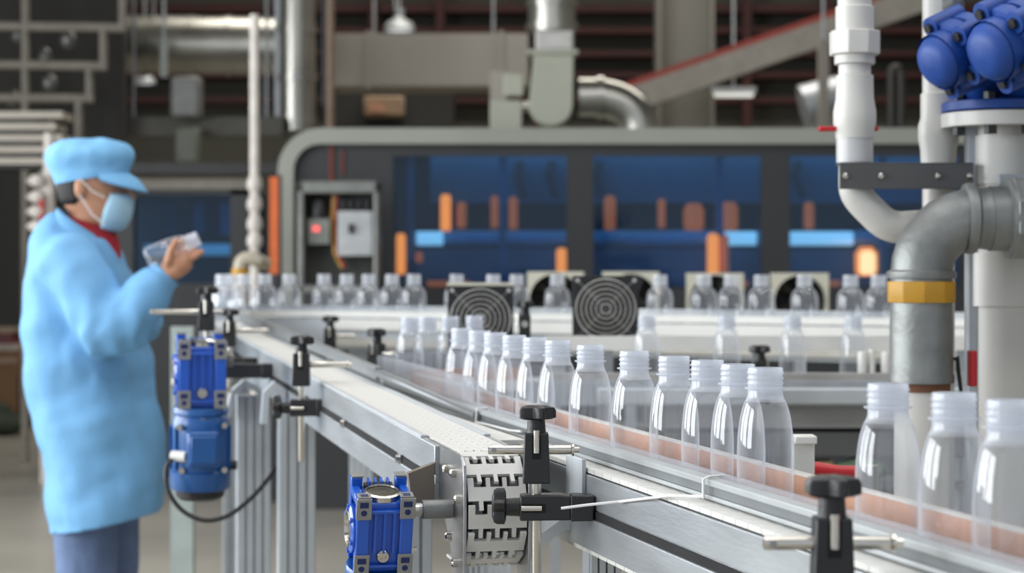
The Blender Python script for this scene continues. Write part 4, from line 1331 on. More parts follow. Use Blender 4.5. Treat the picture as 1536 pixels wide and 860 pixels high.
# second machine behind the worker
YS = 13.0
SS = FPX / YS
def sz(v): return CAMZ - (v - 404) / SS
def sx(u): return (u - 768) / SS
m2 = thing('windowed_machine', 'dark machine with one wide deep blue window behind the worker', 'machine', (sx(270), YS + .5, 0))
MB().bx(sx(120), sx(200), YS, YS + .1, 0, sz(284)).bx(sx(345), sx(372), YS, YS + .1, 0, sz(284)).bx(sx(120), sx(372), YS, YS + .1, sz(292), sz(284)).bx(sx(120), sx(372), YS, YS + .1, 0, sz(425)).build('front_frame', dark_p, m2, w=True)
MB().bx(sx(200), sx(345), YS + .04, YS + .046, sz(425), sz(292)).build('window_pane', glass_blue, m2, w=True)
MB().bx(sx(120), sx(372), YS + .9, YS + .95, 0, sz(284)).build('back_panel', navy, m2, w=True)
MB().bx(sx(120), sx(372), YS + .1, YS + .9, sz(290), sz(284)).build('roof_panel', dark_p, m2, w=True)
MB().cyl((sx(200), YS + .4, sz(374)), (sx(350), YS + .4, sz(374)), .04, seg=14).build('light_tube', pm('dim_blue_tube', (.4, .6, .7, 1), .5, emit=.35), m2, w=True)
for u in (235, 280, 322):
    MB().bx(sx(u - 8), sx(u + 8), YS + .5, YS + .6, sz(350), sz(300)).build('inner_block', blue_in, m2, w=True)
MB().bx(sx(130), sx(372), YS - .02, YS + .3, sz(284), sz(268)).build('pale_lintel', pm('pale_lintel', rgb(128, 122, 112), .6), m2, w=True)
MB().bx(sx(110), sx(425), YS - .12, YS + .1, sz(262), sz(246)).build('black_rail', BLACK_P, m2, w=True)
for u in (135, 422):
    MB().bx(sx(u) - .03, sx(u) + .03, YS - .1, YS, 0, sz(246)).build('rail_post', dark_p, m2, w=True)

# ------------------------------------------------------------------ overhead ducts, pipes, blower
duct = pm('spiral_duct_zinc', rgb(170, 168, 160), .3, .85, .15, 3, .1, 6)
galvd = pm('duct_sheet', rgb(158, 152, 142), .55, .2, .1, 1.2)
pole_w = pm('white_pole_paint', rgb(205, 198, 190), .5)
YD = 16.0


def hang(root, x, y, z0):
    """drop rods up to the roof"""
    MB().cyl((x, y, z0), (x, y, HZ), .012, seg=8).build('hanger_rod', ALU_D, root, w=True)


d1 = thing('round_duct', 'wide shiny round duct running level above the worker', 'duct', P(320, 110, YD))
MB().cyl(P(150, 66, YD), P(432, 70, YD), .235, seg=28).build('duct_run', duct, d1, w=True)
for u in (215, 290, 345, 420):
    c = P(u, 69, YD)
    MB().lathe([(.23, -.02), (.247, -.02), (.247, .02), (.23, .02)], 28, c, (1, 0, 0)).build('duct_joint', duct, d1, w=True)
hang(d1, P(230, 0, YD).x, YD, P(0, 40, YD).z); hang(d1, P(400, 0, YD).x, YD, P(0, 40, YD).z)
d2 = thing('round_duct', 'upright shiny round duct ending above the pale frame corner', 'duct', P(456, 200, YD - .65))
MB().cyl((P(458, 0, YD).x, YD - .65, P(0, 205, YD).z), (P(458, 0, YD).x, YD - .65, HZ), .145, seg=24).build('duct_run', duct, d2, w=True)
for v in (60, 130, 190):
    MB().lathe([(.14, -.03), (.155, -.03), (.155, .03), (.14, .03)], 24, (P(458, 0, YD).x, YD - .65, P(0, v, YD).z)).build('duct_joint', duct, d2, w=True)
MB().bx(P(428, 0, YD).x, P(440, 0, YD).x, YD - .72, YD - .6, P(0, 205, YD).z, HZ).build('duct_rail', ALU_D, d2, w=True)
p3 = thing('drop_pipe', 'slim brownish pipe beside the upright shiny duct', 'pipe', P(495, 192, 14))
MB().cyl((P(495, 0, 14).x, 14, P(0, 192, 14).z), (P(495, 0, 14).x, 14, HZ), .03, seg=12).build('pipe', pm('brown_pipe', rgb(140, 118, 100), .5), p3, w=True)
MB().cyl((P(487, 0, 14).x, 14, P(0, 160, 14).z), (P(487, 0, 14).x, 14, HZ), .02, seg=8).build('conduit', BLACK_P, p3, w=True)
d3 = thing('box_duct', 'long beige rectangular duct under the red girts', 'duct', P(650, 132, 17))
a, b = P(502, 132, 17), P(792, 54, 17)
MB().bx(a.x, b.x, 16.8, 17.5, a.z, b.z).build('duct_run', galvd, d3, w=True)
for u in (555, 752):
    x = P(u, 0, 17).x
    MB().bx(x - .02, x + .02, 16.78, 17.52, a.z - .02, b.z + .02).build('duct_joint', galvd, d3, w=True)
hang(d3, P(560, 0, 17).x, 17.1, b.z); hang(d3, P(740, 0, 17).x, 17.1, b.z)
# dark box filling the space under it
pl = thing('dark_box', 'dark box hanging below the beige duct', 'duct', P(590, 190, 18.5))
a, b = P(500, 192, 18.5), P(680, 128, 18.5)
MB().bx(a.x, b.x, 18.4, 19.2, a.z, b.z).build('box', pm('black_sheet', rgb(40, 40, 38), .7), pl, w=True)
hang(pl, (a.x + b.x) / 2, 18.8, b.z)
a, b = P(545, 174, 18.2), P(606, 144, 18.2)
jb = MB().bx(a.x, b.x, 18.2, 18.4, a.z, b.z).build('junction_box', pm('tan_box', rgb(146, 122, 98), .6), pl, w=True, bevel=.02)
MB().bx(a.x + .05, a.x + .2, 18.18, 18.2, a.z + .03, a.z + .12).build('label_plate', pm('rust_plate', rgb(176, 130, 106), .6), jb, w=True)
# high bay lamps
def bay(label, u, v, y, r, em):
    c = P(u, v, y)
    t = thing('bay_lamp', label, 'lamp', c)
    MB().lathe([(r, 0), (r, r * .3), (r * .8, r * .62), (r * .4, r * .8), (r * .3, r * 1.0), (.0002, r * 1.0)], 20, c).build('shade', GREY_RAIL, t, w=True)
    MB().lathe([(.0002, .01), (r * .85, .01)], 20, c).build('lens', pm('lamp_lens', (.9, .95, 1, 1), .4, emit=em), t, w=True)
    MB().lathe([(r * .3, r), (r * .36, r * 1.1), (r * .36, r * 1.5), (.0002, r * 1.6)], 14, c).build('driver', ALU_D, t, w=True)
    hang(t, c.x, c.y, c.z + r * 1.5)


bay('grey high bay lamp hanging before the red girts', 599, 47, 18.5, .14, .8)
bay('dim high bay lamp over the worker in the dark roof space', 217, 126, 18, .1, .5)
fl = thing('strip_lamp', 'short fluorescent strip lamp by the steel column', 'lamp', P(1100, 143, 17.5))
a, b = P(1068, 145, 17.5), P(1133, 131, 17.5)
MB().bx(a.x, b.x, 17.45, 17.55, a.z + .03, b.z).build('housing', ALU_W, fl, w=True)
MB().cyl((a.x + .02, 17.5, a.z + .02), (b.x - .02, 17.5, a.z + .02), .025, seg=10).build('tube', pm('strip_tube', (.95, .95, .88, 1), .4, emit=.7), fl, w=True)
hang(fl, (a.x + b.x) / 2, 17.5, b.z)

# blower on top of the machine
YBL = 12.6
sbl = FPX / YBL
def lz_(v): return CAMZ - (v - 404) / sbl
def lx_(u): return (u - 768) / sbl
bl = thing('blower', 'pale green centrifugal blower with motor boxes on top of the dark machine', 'blower', (lx_(815), YBL, zt))
gp = pm('pale_sage_paint', rgb(172, 174, 158), .45, 0, .05, 3)
pts = []
for k in range(15):
    a = PI * 1.0 + PI * 1.0 * k / 14
    pts.append((lx_(826) + .138 * math.cos(a), lz_(160) + .13 * math.sin(a)))
pts += [(lx_(860), lz_(84)), (lx_(800), lz_(84))]
MB().prism(pts, 'y', YBL - .12, YBL + .12).build('volute', gp, bl, w=True, bevel=.01)
MB().bx(lx_(790), lx_(866), YBL - .14, YBL + .14, lz_(84), lz_(78)).build('outlet_flange', gp, bl, w=True)
MB().bx(lx_(803), lx_(860), YBL - .1, YBL + .1, lz_(78), lz_(44)).build('flexible_sleeve', pm('pale_canvas', rgb(196, 194, 190), .7), bl, w=True, bevel=.02)
MB().bx(lx_(735), lx_(783), YBL - .1, YBL + .1, zt, lz_(152)).build('motor_box', gp, bl, w=True, bevel=.01)
MB().bx(lx_(755), lx_(785), YBL - .06, YBL + .06, lz_(145), lz_(112)).build('control_box', gp, bl, w=True, bevel=.01)
MB().bx(lx_(735), lx_(760), YBL - .05, YBL + .05, lz_(152), lz_(108)).build('bearing_stand', galvd, bl, w=True)
MB().bx(lx_(740), lx_(862), YBL - .15, YBL + .15, zt, zt + .02).build('base_rail', gp, bl, w=True)
MB().cyl((lx_(783), YBL, lz_(160)), (lx_(800), YBL, lz_(160)), .03, seg=12).build('shaft', STEEL, bl, w=True)
df = thing('round_duct', 'round flue rising from the blower into the roof', 'duct', (lx_(828), YBL, lz_(48)))
MB().cyl((lx_(828), YBL, lz_(48)), (lx_(828), YBL, HZ), .15, seg=24).build('duct_run', duct, df, w=True)
for v in (40, 6):
    MB().lathe([(.145, -.02), (.165, -.02), (.165, .02), (.145, .02)], 24, (lx_(828), YBL, lz_(v))).build('duct_joint', duct, df, w=True)
el = thing('duct_elbow', 'shiny segmented duct elbow bending down beside the blower', 'duct', (lx_(950), YBL, zt))
path = [(lx_(868), YBL, lz_(146))] + [tuple(p) for p in bez((lx_(890), YBL, lz_(146)), (lx_(930), YBL, lz_(146)), (lx_(958), YBL, lz_(165)), (lx_(960), YBL, lz_(196)), 7)] + [(lx_(960), YBL, zt)]
MB().tube(path, .122, 20).build('elbow', duct, el, w=True)
MB().lathe([(.12, -.02), (.135, -.02), (.135, .02), (.12, .02)], 24, (lx_(900), YBL, lz_(146)), (1, 0, 0)).build('duct_joint', duct, el, w=True)

# dark inverted U pipe and odd pipework at the right
ud = thing('vent_pipe', 'dark inverted U vent pipe against the wall above the machine', 'pipe', P(1345, 210, 13.5))
path = [P(1337, 205, 13.5), P(1337, 120, 13.5)] + bez(P(1337, 112, 13.5), P(1337, 98, 13.5), P(1352, 98, 13.5), P(1352, 112, 13.5), 6) + [P(1352, 205, 13.5)]
path[0].z = path[-1].z = 0
MB().tube(path, .028, 12).build('pipe', pm('black_iron', rgb(52, 50, 46), .5), ud, w=True)
tk = thing('round_duct', 'grey drum shaped duct end behind the slim white pipe with the union', 'duct', P(1235, 150, 16))
MB().cyl(P(1205, 165, 16), P(1262, 150, 16), .2, seg=20).build('drum', ALU_D, tk, w=True)
hang(tk, P(1235, 0, 16).x, 16, P(0, 130, 16).z)
MB().bx(P(1228, 0, 15.7).x, P(1242, 0, 15.7).x, 15.65, 15.75, 0, P(0, 60, 15.7).z).build('support_post', galvd, tk, w=True)

# slim white pole with insulators near the worker
yp = 10.5
sp_ = FPX / yp
pl_ = thing('white_pole', 'slim white pole with fittings between worker and dark machine', 'pole', P(382, 0, yp) * 1.0)
pl_.location = (P(382, 0, yp).x, yp, 0)
xx = P(382, 0, yp).x
MB().cyl((xx, yp, 0), (xx, yp, P(0, 22, yp).z), .026, seg=14).build('pole', pole_w, pl_, w=True)
for v in (275, 305, 335, 360):
    MB().lathe([(.02, -.05), (.038, -.03), (.042, 0), (.032, .03), (.02, .045)], 14, (xx, yp, P(0, v, yp).z)).build('fitting', pole_w, pl_, w=True)
eb = thing('beige_elbow', 'beige hose elbow with a yellow clip near the foot of the pole', 'pipe', (P(367, 0, 8.6).x, 8.6, 0))
p_ = [P(359, 418, 8.6), P(360, 404, 8.6)] + bez(P(361, 396, 8.6), P(364, 386, 8.6), P(374, 386, 8.6), P(384, 390, 8.6), 6) + [P(398, 396, 8.7)]
p_[0].z = 0
MB().tube(p_, .03, 14).build('hose', pm('beige_hose', rgb(176, 168, 150), .5), eb, w=True)
MB().lathe([(.031, -.02), (.036, -.02), (.036, .02), (.031, .02)], 14, P(360, 410, 8.6)).build('yellow_clip', YELLOW, eb, w=True)

gb = thing('roof_beam', 'grey boxed beam crossing the dark space above the worker', 'beam', P(300, 205, 15.2))
MB().bx(P(160, 0, 15.2).x, P(425, 0, 15.2).x, 15.1, 15.4, P(0, 205, 15.2).z, P(0, 177, 15.2).z).build('beam', pm('grey_beam_paint', rgb(96, 94, 88), .7), gb, w=True)
MB().bx(P(258, 0, 15).x, P(303, 0, 15).x, 14.9, 15.1, P(0, 178, 15).z, P(0, 116, 15).z).build('fan_coil', pm('coil_grey', rgb(132, 132, 130), .5, .3), gb, w=True, bevel=.03)
MB().bx(P(266, 0, 15).x, P(300, 0, 15).x, 14.9, 15.1, P(0, 245, 15).z, P(0, 192, 15).z).build('drop_box', pm('sage_grey_box', rgb(118, 122, 110), .5), gb, w=True, bevel=.02)
hang(gb, P(200, 0, 15.2).x, 15.2, P(0, 177, 15.2).z); hang(gb, P(400, 0, 15.2).x, 15.2, P(0, 177, 15.2).z)
wf_ = thing('hanging_sign', 'narrow pale plate hanging beside the shiny round duct', 'sign', P(246, 116, 14.6))
MB().bx(P(241, 0, 14.6).x, P(251, 0, 14.6).x, 14.58, 14.62, P(0, 116, 14.6).z, P(0, 62, 14.6).z).build('plate', pm('pale_plate', rgb(150, 154, 148), .6), wf_, w=True)
hang(wf_, P(246, 0, 14.6).x, 14.6, P(0, 63, 14.6).z)
# tube scaffold and slatted boards upper left
scaf = thing('tube_scaffold', 'grey tubular rack frame rising behind the worker', 'rack', (P(70, 0, 14).x, 14, 0))
sm_ = pm('dusty_grey_tube', rgb(128, 122, 112), .6)
for (u0, v0, u1, v1) in ((-120, 38, 188, 42), (-120, 95, 160, 100), (-120, 146, 140, 148), (-120, -25, 188, -25)):
    a, b = P(u0, v0, 14), P(u1, v1, 14)
    MB().cyl(a, b, .032, seg=10).build('rail', sm_, scaf, w=True)
for (u, v0, v1) in ((184, -30, 46), (155, 40, 104), (134, 98, 150), (38, -30, 700), (118, 146, 700), (-60, -30, 700)):
    x = P(u, 0, 14).x
    z1 = P(0, v0, 14).z
    z0 = max(0, P(0, v1, 14).z)
    MB().cyl((x, 14, z0), (x, 14, z1), .03, seg=10).build('upright', sm_, scaf, w=True)
for i, (u, v) in enumerate(((28, 52), (66, 86), (74, 125), (102, 60), (20, 150))):
    MB().ell(P(u, v, 14.15), (.06, .05, .07), 12, 8).build('pulley', pm('dull_pulley', rgb(104, 104, 102), .4, .5), scaf, w=True)
MB().bx(P(-120, 0, 15).x, P(190, 0, 15).x, 14.9, 15.0, P(0, 240, 15).z, P(0, -60, 15).z).build('rear_sheet', pm('dark_mesh', rgb(52, 50, 46), .8), scaf, w=True)
MB().bx(P(-100, 0, 15).x, P(-95, 0, 15).x, 14.9, 15.0, 0, P(0, 240, 15).z).build('rear_leg', sm_, scaf, w=True)
brd = thing('board_stack', 'stack of pale long boards on a rack behind the worker cap', 'boards', (P(30, 0, 12.6).x, 12.6, 0))
bm_ = pm('pale_board', rgb(176, 168, 156), .65, 0, .1, 4)
for k, v in enumerate((176, 193, 210, 227, 244)):
    a, b = P(-80, v + 5, 12.6), P(104 - (k % 2) * 10, v - 5, 12.6)
    MB().bx(a.x, b.x, 12.4, 12.7, a.z, b.z).build('board', bm_, brd, w=True)
for u in (-70, 68):
    x = P(u, 0, 12.72).x
    MB().bx(x - .03, x + .03, 12.7, 12.78, 0, P(0, 170, 12.7).z).build('rack_post', pole_w, brd, w=True)
for v in (182, 199, 216, 233, 250):
    MB().bx(P(-75, 0, 12.7).x, P(74, 0, 12.7).x, 12.42, 12.72, P(0, v + 3.5, 12.6).z, P(0, v + 1, 12.6).z).build('rack_bar', dark_p, brd, w=True)
# valves on the post beside the worker
vs = thing('valve_manifold', 'pale pipe manifold with small valves beside the worker back', 'pipe', (P(72, 0, 11.8).x, 11.8, 0))
x = P(74, 0, 11.8).x
MB().cyl((x, 11.8, 0), (x, 11.8, P(0, 200, 11.8).z), .034, seg=12).build('pipe', pole_w, vs, w=True)
for v in (272, 296, 318, 340):
    MB().ell((x - .06, 11.75, P(0, v, 11.8).z), (.05, .045, .04), 12, 8).cyl((x, 11.8, P(0, v, 11.8).z), (x - .12, 11.75, P(0, v, 11.8).z), .015, seg=8).build('valve_body', pole_w, vs, w=True)
MB().bx(x - .04, x - .02, 11.72, 11.76, P(0, 330, 11.8).z, P(0, 300, 11.8).z).build('red_handle', RED, vs, w=True)
# dark tank cabinet at the left edge
tc_ = thing('dark_cabinet', 'tall dark equipment cabinet standing behind the carton on its pallet', 'cabinet', (P(10, 0, 20).x, 20, 0))
MB().bx(P(-200, 0, 20).x, P(70, 0, 20).x, 20, 20.8, 0, P(0, 246, 20).z).build('body', pm('near_black_paint', rgb(50, 49, 46), .55), tc_, w=True)
MB().bx(P(-190, 0, 20).x, P(-60, 0, 20).x, 19.96, 20, .2, P(0, 260, 20).z).bx(P(-52, 0, 20).x, P(64, 0, 20).x, 19.96, 20, .2, P(0, 260, 20).z).build('door', pm('dark_door', rgb(44, 44, 44), .5), tc_, w=True)
# pallet, carton, drum, sack on the floor
yk = 17.5
plt = thing('pallet', 'worn wooden pallet under the brown carton', 'pallet', (P(20, 0, yk).x, yk, 0))
wood = pm('pallet_wood', rgb(140, 112, 78), .75, 0, .2, 6)
X0, X1 = P(-70, 0, yk).x, P(58, 0, yk).x
for k in range(5):
    MB().bx(X0, X1, yk - .4 + k * .2, yk - .27 + k * .2, .09, .115).build('plank', wood, plt, w=True)
for k in range(3):
    xx = X0 + .04 + (X1 - X0 - .18) * k / 2
    MB().bx(xx, xx + .1, yk - .4, yk + .53, 0, .09).build('bearer', wood, plt, w=True)
ct = thing('carton', 'brown cardboard carton standing on the pallet', 'box', (P(-10, 0, yk).x, yk, .115))
card = pm('brown_cardboard', rgb(122, 92, 66), .8, 0, .06, 4)
zt_ = P(0, 524, yk).z
MB().bx(P(-60, 0, yk).x, P(37, 0, yk).x, yk - .3, yk + .3, .115, zt_).build('carton_body', card, ct, w=True)
MB().bx(P(-61, 0, yk).x, P(38, 0, yk).x, yk - .31, yk + .31, zt_, zt_ + .05).build('lid_flap', pm('pale_sheet', rgb(168, 158, 150), .7), ct, w=True)
MB().bx(P(-61, 0, yk).x, P(38, 0, yk).x, yk - .305, yk - .3, .55, .6).build('packing_tape', pm('tape_tan', rgb(134, 106, 78), .4), ct, w=True)
dr = MB().lathe([(.0002, 0), (.06, 0), (.065, .02), (.065, .36), (.05, .4), (.03, .41), (.03, .45), (.0002, .45)], 18, (P(50, 0, yk).x, yk - .2, .115))
tag(dr.build('white_drum', WHITE_B, None, w=True), 'small white plastic drum beside the carton on the pallet', 'drum')
sk = MB()
sk.ell((P(0, 0, 16.4).x, 16.4, .1), (.28, .2, .1), 16, 8).ell((P(-20, 0, 16.4).x, 16.45, .2), (.2, .16, .08), 14, 8)
tag(sk.build('green_sack', pm('dark_green_cloth', rgb(58, 66, 54), .9, 0, .3, 8, .4, 12), None, w=True, smooth=180), 'crumpled dark green sack on the floor before the pallet', 'sack')
rb_ = thing('red_crate', 'dark red crate on the carton top', 'crate', (P(15, 0, yk).x, yk, zt_ + .05))
MB().bx(P(-30, 0, yk).x, P(26, 0, yk).x, yk - .2, yk + .2, zt_ + .05, zt_ + .15).build('crate_body', pm('dark_red_plastic', rgb(96, 34, 36), .5), rb_, w=True)
MB().bx(P(-32, 0, yk).x, P(28, 0, yk).x, yk - .22, yk + .22, zt_ + .15, zt_ + .19).build('crate_rim', pm('cream_rim', rgb(150, 134, 116), .6), rb_, w=True)

# ------------------------------------------------------------------ the worker
YW = 5.87
SW = FPX / YW
def wx(u): return (u - 768) / SW
def wz(v): return CAMZ - (v - 404) / SW


skin = pm('skin', rgb(190, 138, 108), .5, 0, .06, 20)
coat_m = pm('light_blue_coat_cloth', rgb(118, 176, 222), .75, 0, .05, 6, .5, 11)
cap_m = pm('light_blue_cap_cloth', rgb(126, 186, 230), .75, 0, .05, 10, .35, 22)
jean = pm('faded_blue_denim', rgb(104, 124, 160), .85, 0, .12, 14, .3, 30)
mask_m = pm('pale_blue_mask_cloth', rgb(170, 208, 228), .8, 0, .04, 20, .1, 60)
hair_m = pm('black_hair', rgb(28, 24, 22), .6, 0, .2, 60, .3, 200)
man = thing('person', 'worker in a light blue coat, cap and face mask inspecting a bottle', 'person', (-1.21, YW, 0))


def oval(cx_, cy_, z, ax_, by_, n=28, sq=2.3, tiltz=0.0):
    out = []
    for k in range(n):
        t = 2 * PI * k / n
        c, s = math.cos(t), math.sin(t)
        f = (abs(c) ** sq + abs(s) ** sq) ** (-1 / sq)
        out.append(Vector((cx_ + ax_ * c * f, cy_ + by_ * s * f, z + tiltz * c * f)))
    return out


def remesh(o, vox, it=6, fac=.6):
    m = o.modifiers.new('remesh', 'REMESH')
    m.mode = 'VOXEL'
    m.voxel_size = vox
    m.use_smooth_shade = True
    if it:
        s = o.modifiers.new('smooth', 'SMOOTH')
        s.iterations = it
        s.factor = fac
    return o


# bottle in the hand: axis and frame
YH = 5.62
SH = FPX / YH
def hp(u, v, y=YH): return P(u, v, y)


b0, b1 = hp(221, 389), hp(299, 357)
bd = (b1 - b0).normalized()
bq = Vector((0, 0, 1)).rotation_difference(bd)
hb = thing('plastic_bottle', 'clear bottle held up in the worker hand', 'bottle', b0, rot=bq.to_euler())
for nm, me in (('body', body_me), ('neck', neck_me)):
    o = bpy.data.objects.new(nm, me); COL.objects.link(o); o.parent = hb
upv = Vector((-bd.z, 0, bd.x))           # upwards, square to the bottle
nearv = Vector((0, -1, 0))

body = MB()
# head
hs = [(1.472, -1.172, -1.235, .028), (1.487, -1.146, -1.262, .046), (1.512, -1.136, -1.288, .058), (1.545, -1.132, -1.312, .066), (1.575, -1.136, -1.326, .071), (1.605, -1.141, -1.334, .0745), (1.64, -1.136, -1.337, .0765), (1.675, -1.150, -1.329, .073), (1.70, -1.18, -1.306, .059), (1.716, -1.215, -1.272, .03)]
body.rings([oval((f + b) / 2, YW, z, (f - b) / 2, h, 24, 2.15) for z, f, b, h in hs])
# nose, brow, ears
body.tube([(-1.138, YW, 1.612), (-1.124, YW, 1.59), (-1.113, YW, 1.572), (-1.13, YW, 1.562)], [.008, .010, .0135, .008], 10)
for s in (-1, 1):
    body.ell((-1.252, YW + s * .078, 1.594), (.017, .010, .031), 12, 8)
# neck and trunk
body.tube([(-1.235, YW, 1.53), (-1.25, YW, 1.46), (-1.262, YW, 1.40)], [.056, .057, .07], 16)
tr = [(1.43, -1.26, .06, .10), (1.39, -1.265, .09, .17), (1.30, -1.265, .105, .185), (1.15, -1.25, .105, .165), (1.02, -1.235, .105, .16), (.92, -1.23, .115, .17), (.82, -1.225, .11, .165)]
body.rings([oval(x, YW, z, a, b) for z, x, a, b in tr])
# legs
for s, xo in ((-1, -1.235), (1, -1.205)):
    body.tube([(-1.225, YW + s * .085, .88), (xo, YW + s * .095, .70), (xo, YW + s * .1, .48), (xo - .005, YW + s * .1, .30), (xo - .02, YW + s * .1, .09)], [.085, .078, .056, .052, .038], 14)
    body.tube([(xo - .035, YW + s * .1, .045), (xo + .06, YW + s * .1, .04), (xo + .15, YW + s * .105, .03)], [.036, .038, .026], 12)
# near arm
sh, elb, wr = Vector((-1.262, YW - .175, 1.385)), Vector((-1.12, YW - .255, 1.185)), Vector((-.978, YH + .02, 1.345))
body.tube([sh, sh.lerp(elb, .5), elb], [.055, .048, .04], 14)
body.tube([elb, elb.lerp(wr, .4), wr], [.042, .038, .027], 14)
# far arm, bent to the bottle as well
sh2, elb2, wr2 = Vector((-1.262, YW + .175, 1.385)), Vector((-1.15, YW + .22, 1.18)), Vector((-1.12, YW + .05, 1.22))
body.tube([sh2, sh2.lerp(elb2, .5), elb2], [.055, .048, .04], 14)
body.tube([elb2, elb2.lerp(wr2, .4), wr2], [.042, .038, .027], 14)
body.tube([wr2, wr2 + Vector((.05, -.03, .03)), wr2 + Vector((.085, -.05, .04))], [.027, .034, .02], 12)
for k in range(4):
    q0 = wr2 + Vector((.07, -.03 - .014 * k, .04 - .008 * k))
    body.tube([q0, q0 + Vector((.035, -.012, .014)), q0 + Vector((.05, -.03, .03))], [.010, .009, .007], 8)
# near hand: palm below the bottle, fingers round the far side, thumb over the near side
mid = b0.lerp(b1, .50)
palm_c = mid - upv * .046 + nearv * .006
body.tube([wr, wr.lerp(palm_c, .55) + nearv * .004, palm_c, palm_c + bd * .03], [.027, .034, .036, .026], 14)
body.tube([palm_c - bd * .03, palm_c, palm_c + bd * .032], [.024, .028, .023], 14)


def around(s, ang, rad):
    """point round the bottle: s along axis, ang from straight below, positive over the far side"""
    return mid + bd * s - upv * math.cos(ang) * rad - nearv * math.sin(ang) * rad


for s, L in ((.048, .88), (.024, 1.0), (.001, .95), (-.021, .8)):
    angs = [0.1, .75, 1.45 * L, 2.15 * L]
    body.tube([around(s * .8, angs[0], .045), around(s, angs[1], .046), around(s, angs[2], .044), around(s, angs[3], .042)], [.0115, .0105, .0095, .008], 10)
body.tube([around(-.03, -.3, .046), around(-.02, -.95, .05), around(.004, -1.55, .047), around(.028, -2.0, .043)], [.016, .0135, .0115, .0085], 10)
# index finger stretched below the neck
body.tube([around(.03, -.15, .046), around(.055, -.25, .044), around(.078, -.3, .038)], [.012, .0105, .0085], 10)
bo = body.build('body', skin, man, w=True, smooth=180)
remesh(bo, .0045, 4, .5)

# hair under the cap at the nape
hr = MB()
rs = []
for z, f, b_, h in ((1.548, -1.132, -1.316, .066), (1.565, -1.136, -1.326, .071), (1.605, -1.141, -1.336, .076), (1.64, -1.136, -1.338, .078)):
    lim = 62 if z < 1.56 else 74
    rs.append([Vector(((f + b_) / 2 + (f - b_) / 2 * 1.03 * math.cos(math.radians(t)), YW + h * 1.05 * math.sin(math.radians(t)), z)) for t in [180 - lim + 2 * lim * k / 14 for k in range(15)]])
hr.rings(rs, False, False, closed=False)
ho = hr.build('hair', hair_m, man, w=True, smooth=180)
sd = ho.modifiers.new('thick', 'SOLIDIFY'); sd.thickness = .004
for s in (-1, 1):
    MB().ell((-1.149, YW + s * .038, 1.607), (.008, .014, .006), 10, 6).build('eye', pm('dark_eye', rgb(30, 24, 22), .3), man, w=True)
    MB().tube([(-1.143, YW + s * .018, 1.625), (-1.146, YW + s * .04, 1.629), (-1.158, YW + s * .056, 1.625)], .004, 6).build('eyebrow', hair_m, man, w=True)

# cap: band, puffed crown, visor
cp = MB()
cr_ = [(-1.128, -1.338, 1.637, 1.607, .083), (-1.121, -1.347, 1.657, 1.632, .089), (-1.118, -1.352, 1.664, 1.640, .087), (-1.106, -1.370, 1.684, 1.672, .104), (-1.108, -1.372, 1.702, 1.692, .106), (-1.118, -1.358, 1.722, 1.716, .098), (-1.15, -1.322, 1.738, 1.735, .076), (-1.20, -1.262, 1.745, 1.744, .03)]
rs = []
for i, (f, b, zf, zb, h) in enumerate(cr_):
    ring = oval((f + b) / 2, YW, (zf + zb) / 2, (f - b) / 2, h, 40, 2.2, (zf - zb) / 2)
    if 2 <= i <= 6:
        for p in ring:
            p.z += noise.noise(p * 20) * .016
            p.y += noise.noise(p * 24 + Vector((5, 0, 0))) * .012
    rs.append(ring)
cp.rings(rs, False, True)
co = cp.build('cap', cap_m, man, w=True, smooth=180)
sub = co.modifiers.new('sub', 'SUBSURF'); sub.levels = sub.render_levels = 1
vi = MB()
top, bot = [], []
inner, outer = [], []
for k in range(17):
    a = math.radians(-78 + 156 * k / 16)
    c, s = math.cos(a), math.sin(a)
    inner.append(Vector((-1.232 + .106 * c, YW + .085 * s, 1.640 + .004 * c)))
    e = max(0, c) ** .7
    outer.append(Vector((-1.232 + .106 * c + .056 * e, YW + .094 * s, 1.637 - .048 * e)))
midr = [p.lerp(q, .5) + Vector((0, 0, .009)) for p, q in zip(inner, outer)]
dn = Vector((0, 0, -.005))
vi.rings([inner, midr, outer, [p + dn for p in outer], [p + dn for p in midr], [p + dn for p in inner]], False, False, closed=False)
vi.build('visor', cap_m, man, w=True, smooth=180)

# mask and its ear loops
mk = MB()
rs = []
for z, f, h, e in ((1.579, -1.119, .062, .05), (1.563, -1.108, .067, .066), (1.535, -1.111, .07, .075), (1.505, -1.119, .067, .075), (1.482, -1.133, .058, .066), (1.468, -1.155, .042, .05)):
    r = []
    for k in range(15):
        a = math.radians(-88 + 176 * k / 14)
        r.append(Vector((f - e + e * math.cos(a) * 1.0, YW + h * math.sin(a), z)))
    rs.append(r)
mk.rings(rs, False, False, closed=False)
mo = mk.build('face_mask', mask_m, man, w=True, smooth=180)
sd = mo.modifiers.new('thick', 'SOLIDIFY'); sd.thickness = .003
for s in (-1, 1):
    for za, zb in ((1.568, 1.622), (1.49, 1.573)):
        MB().tube([(-1.18, YW + s * .072, za), (-1.215, YW + s * .080, (za * 2 + zb) / 3), (-1.25, YW + s * .085, zb)], .0022, 6).build('ear_loop', WHITE_B, man, w=True)

# red shirt collar
MB().rings([oval(-1.245, YW, 1.405, .10, .10, 24, 2, -.03), oval(-1.238, YW, 1.465, .086, .078, 24, 2, -.022), oval(-1.24, YW, 1.50, .070, .069, 24, 2, -.02), oval(-1.24, YW, 1.497, .062, .062, 24, 2, -.02)], False, False).build('shirt_collar', pm('dark_red_shirt', rgb(150, 26, 38), .8), man, w=True, smooth=180)

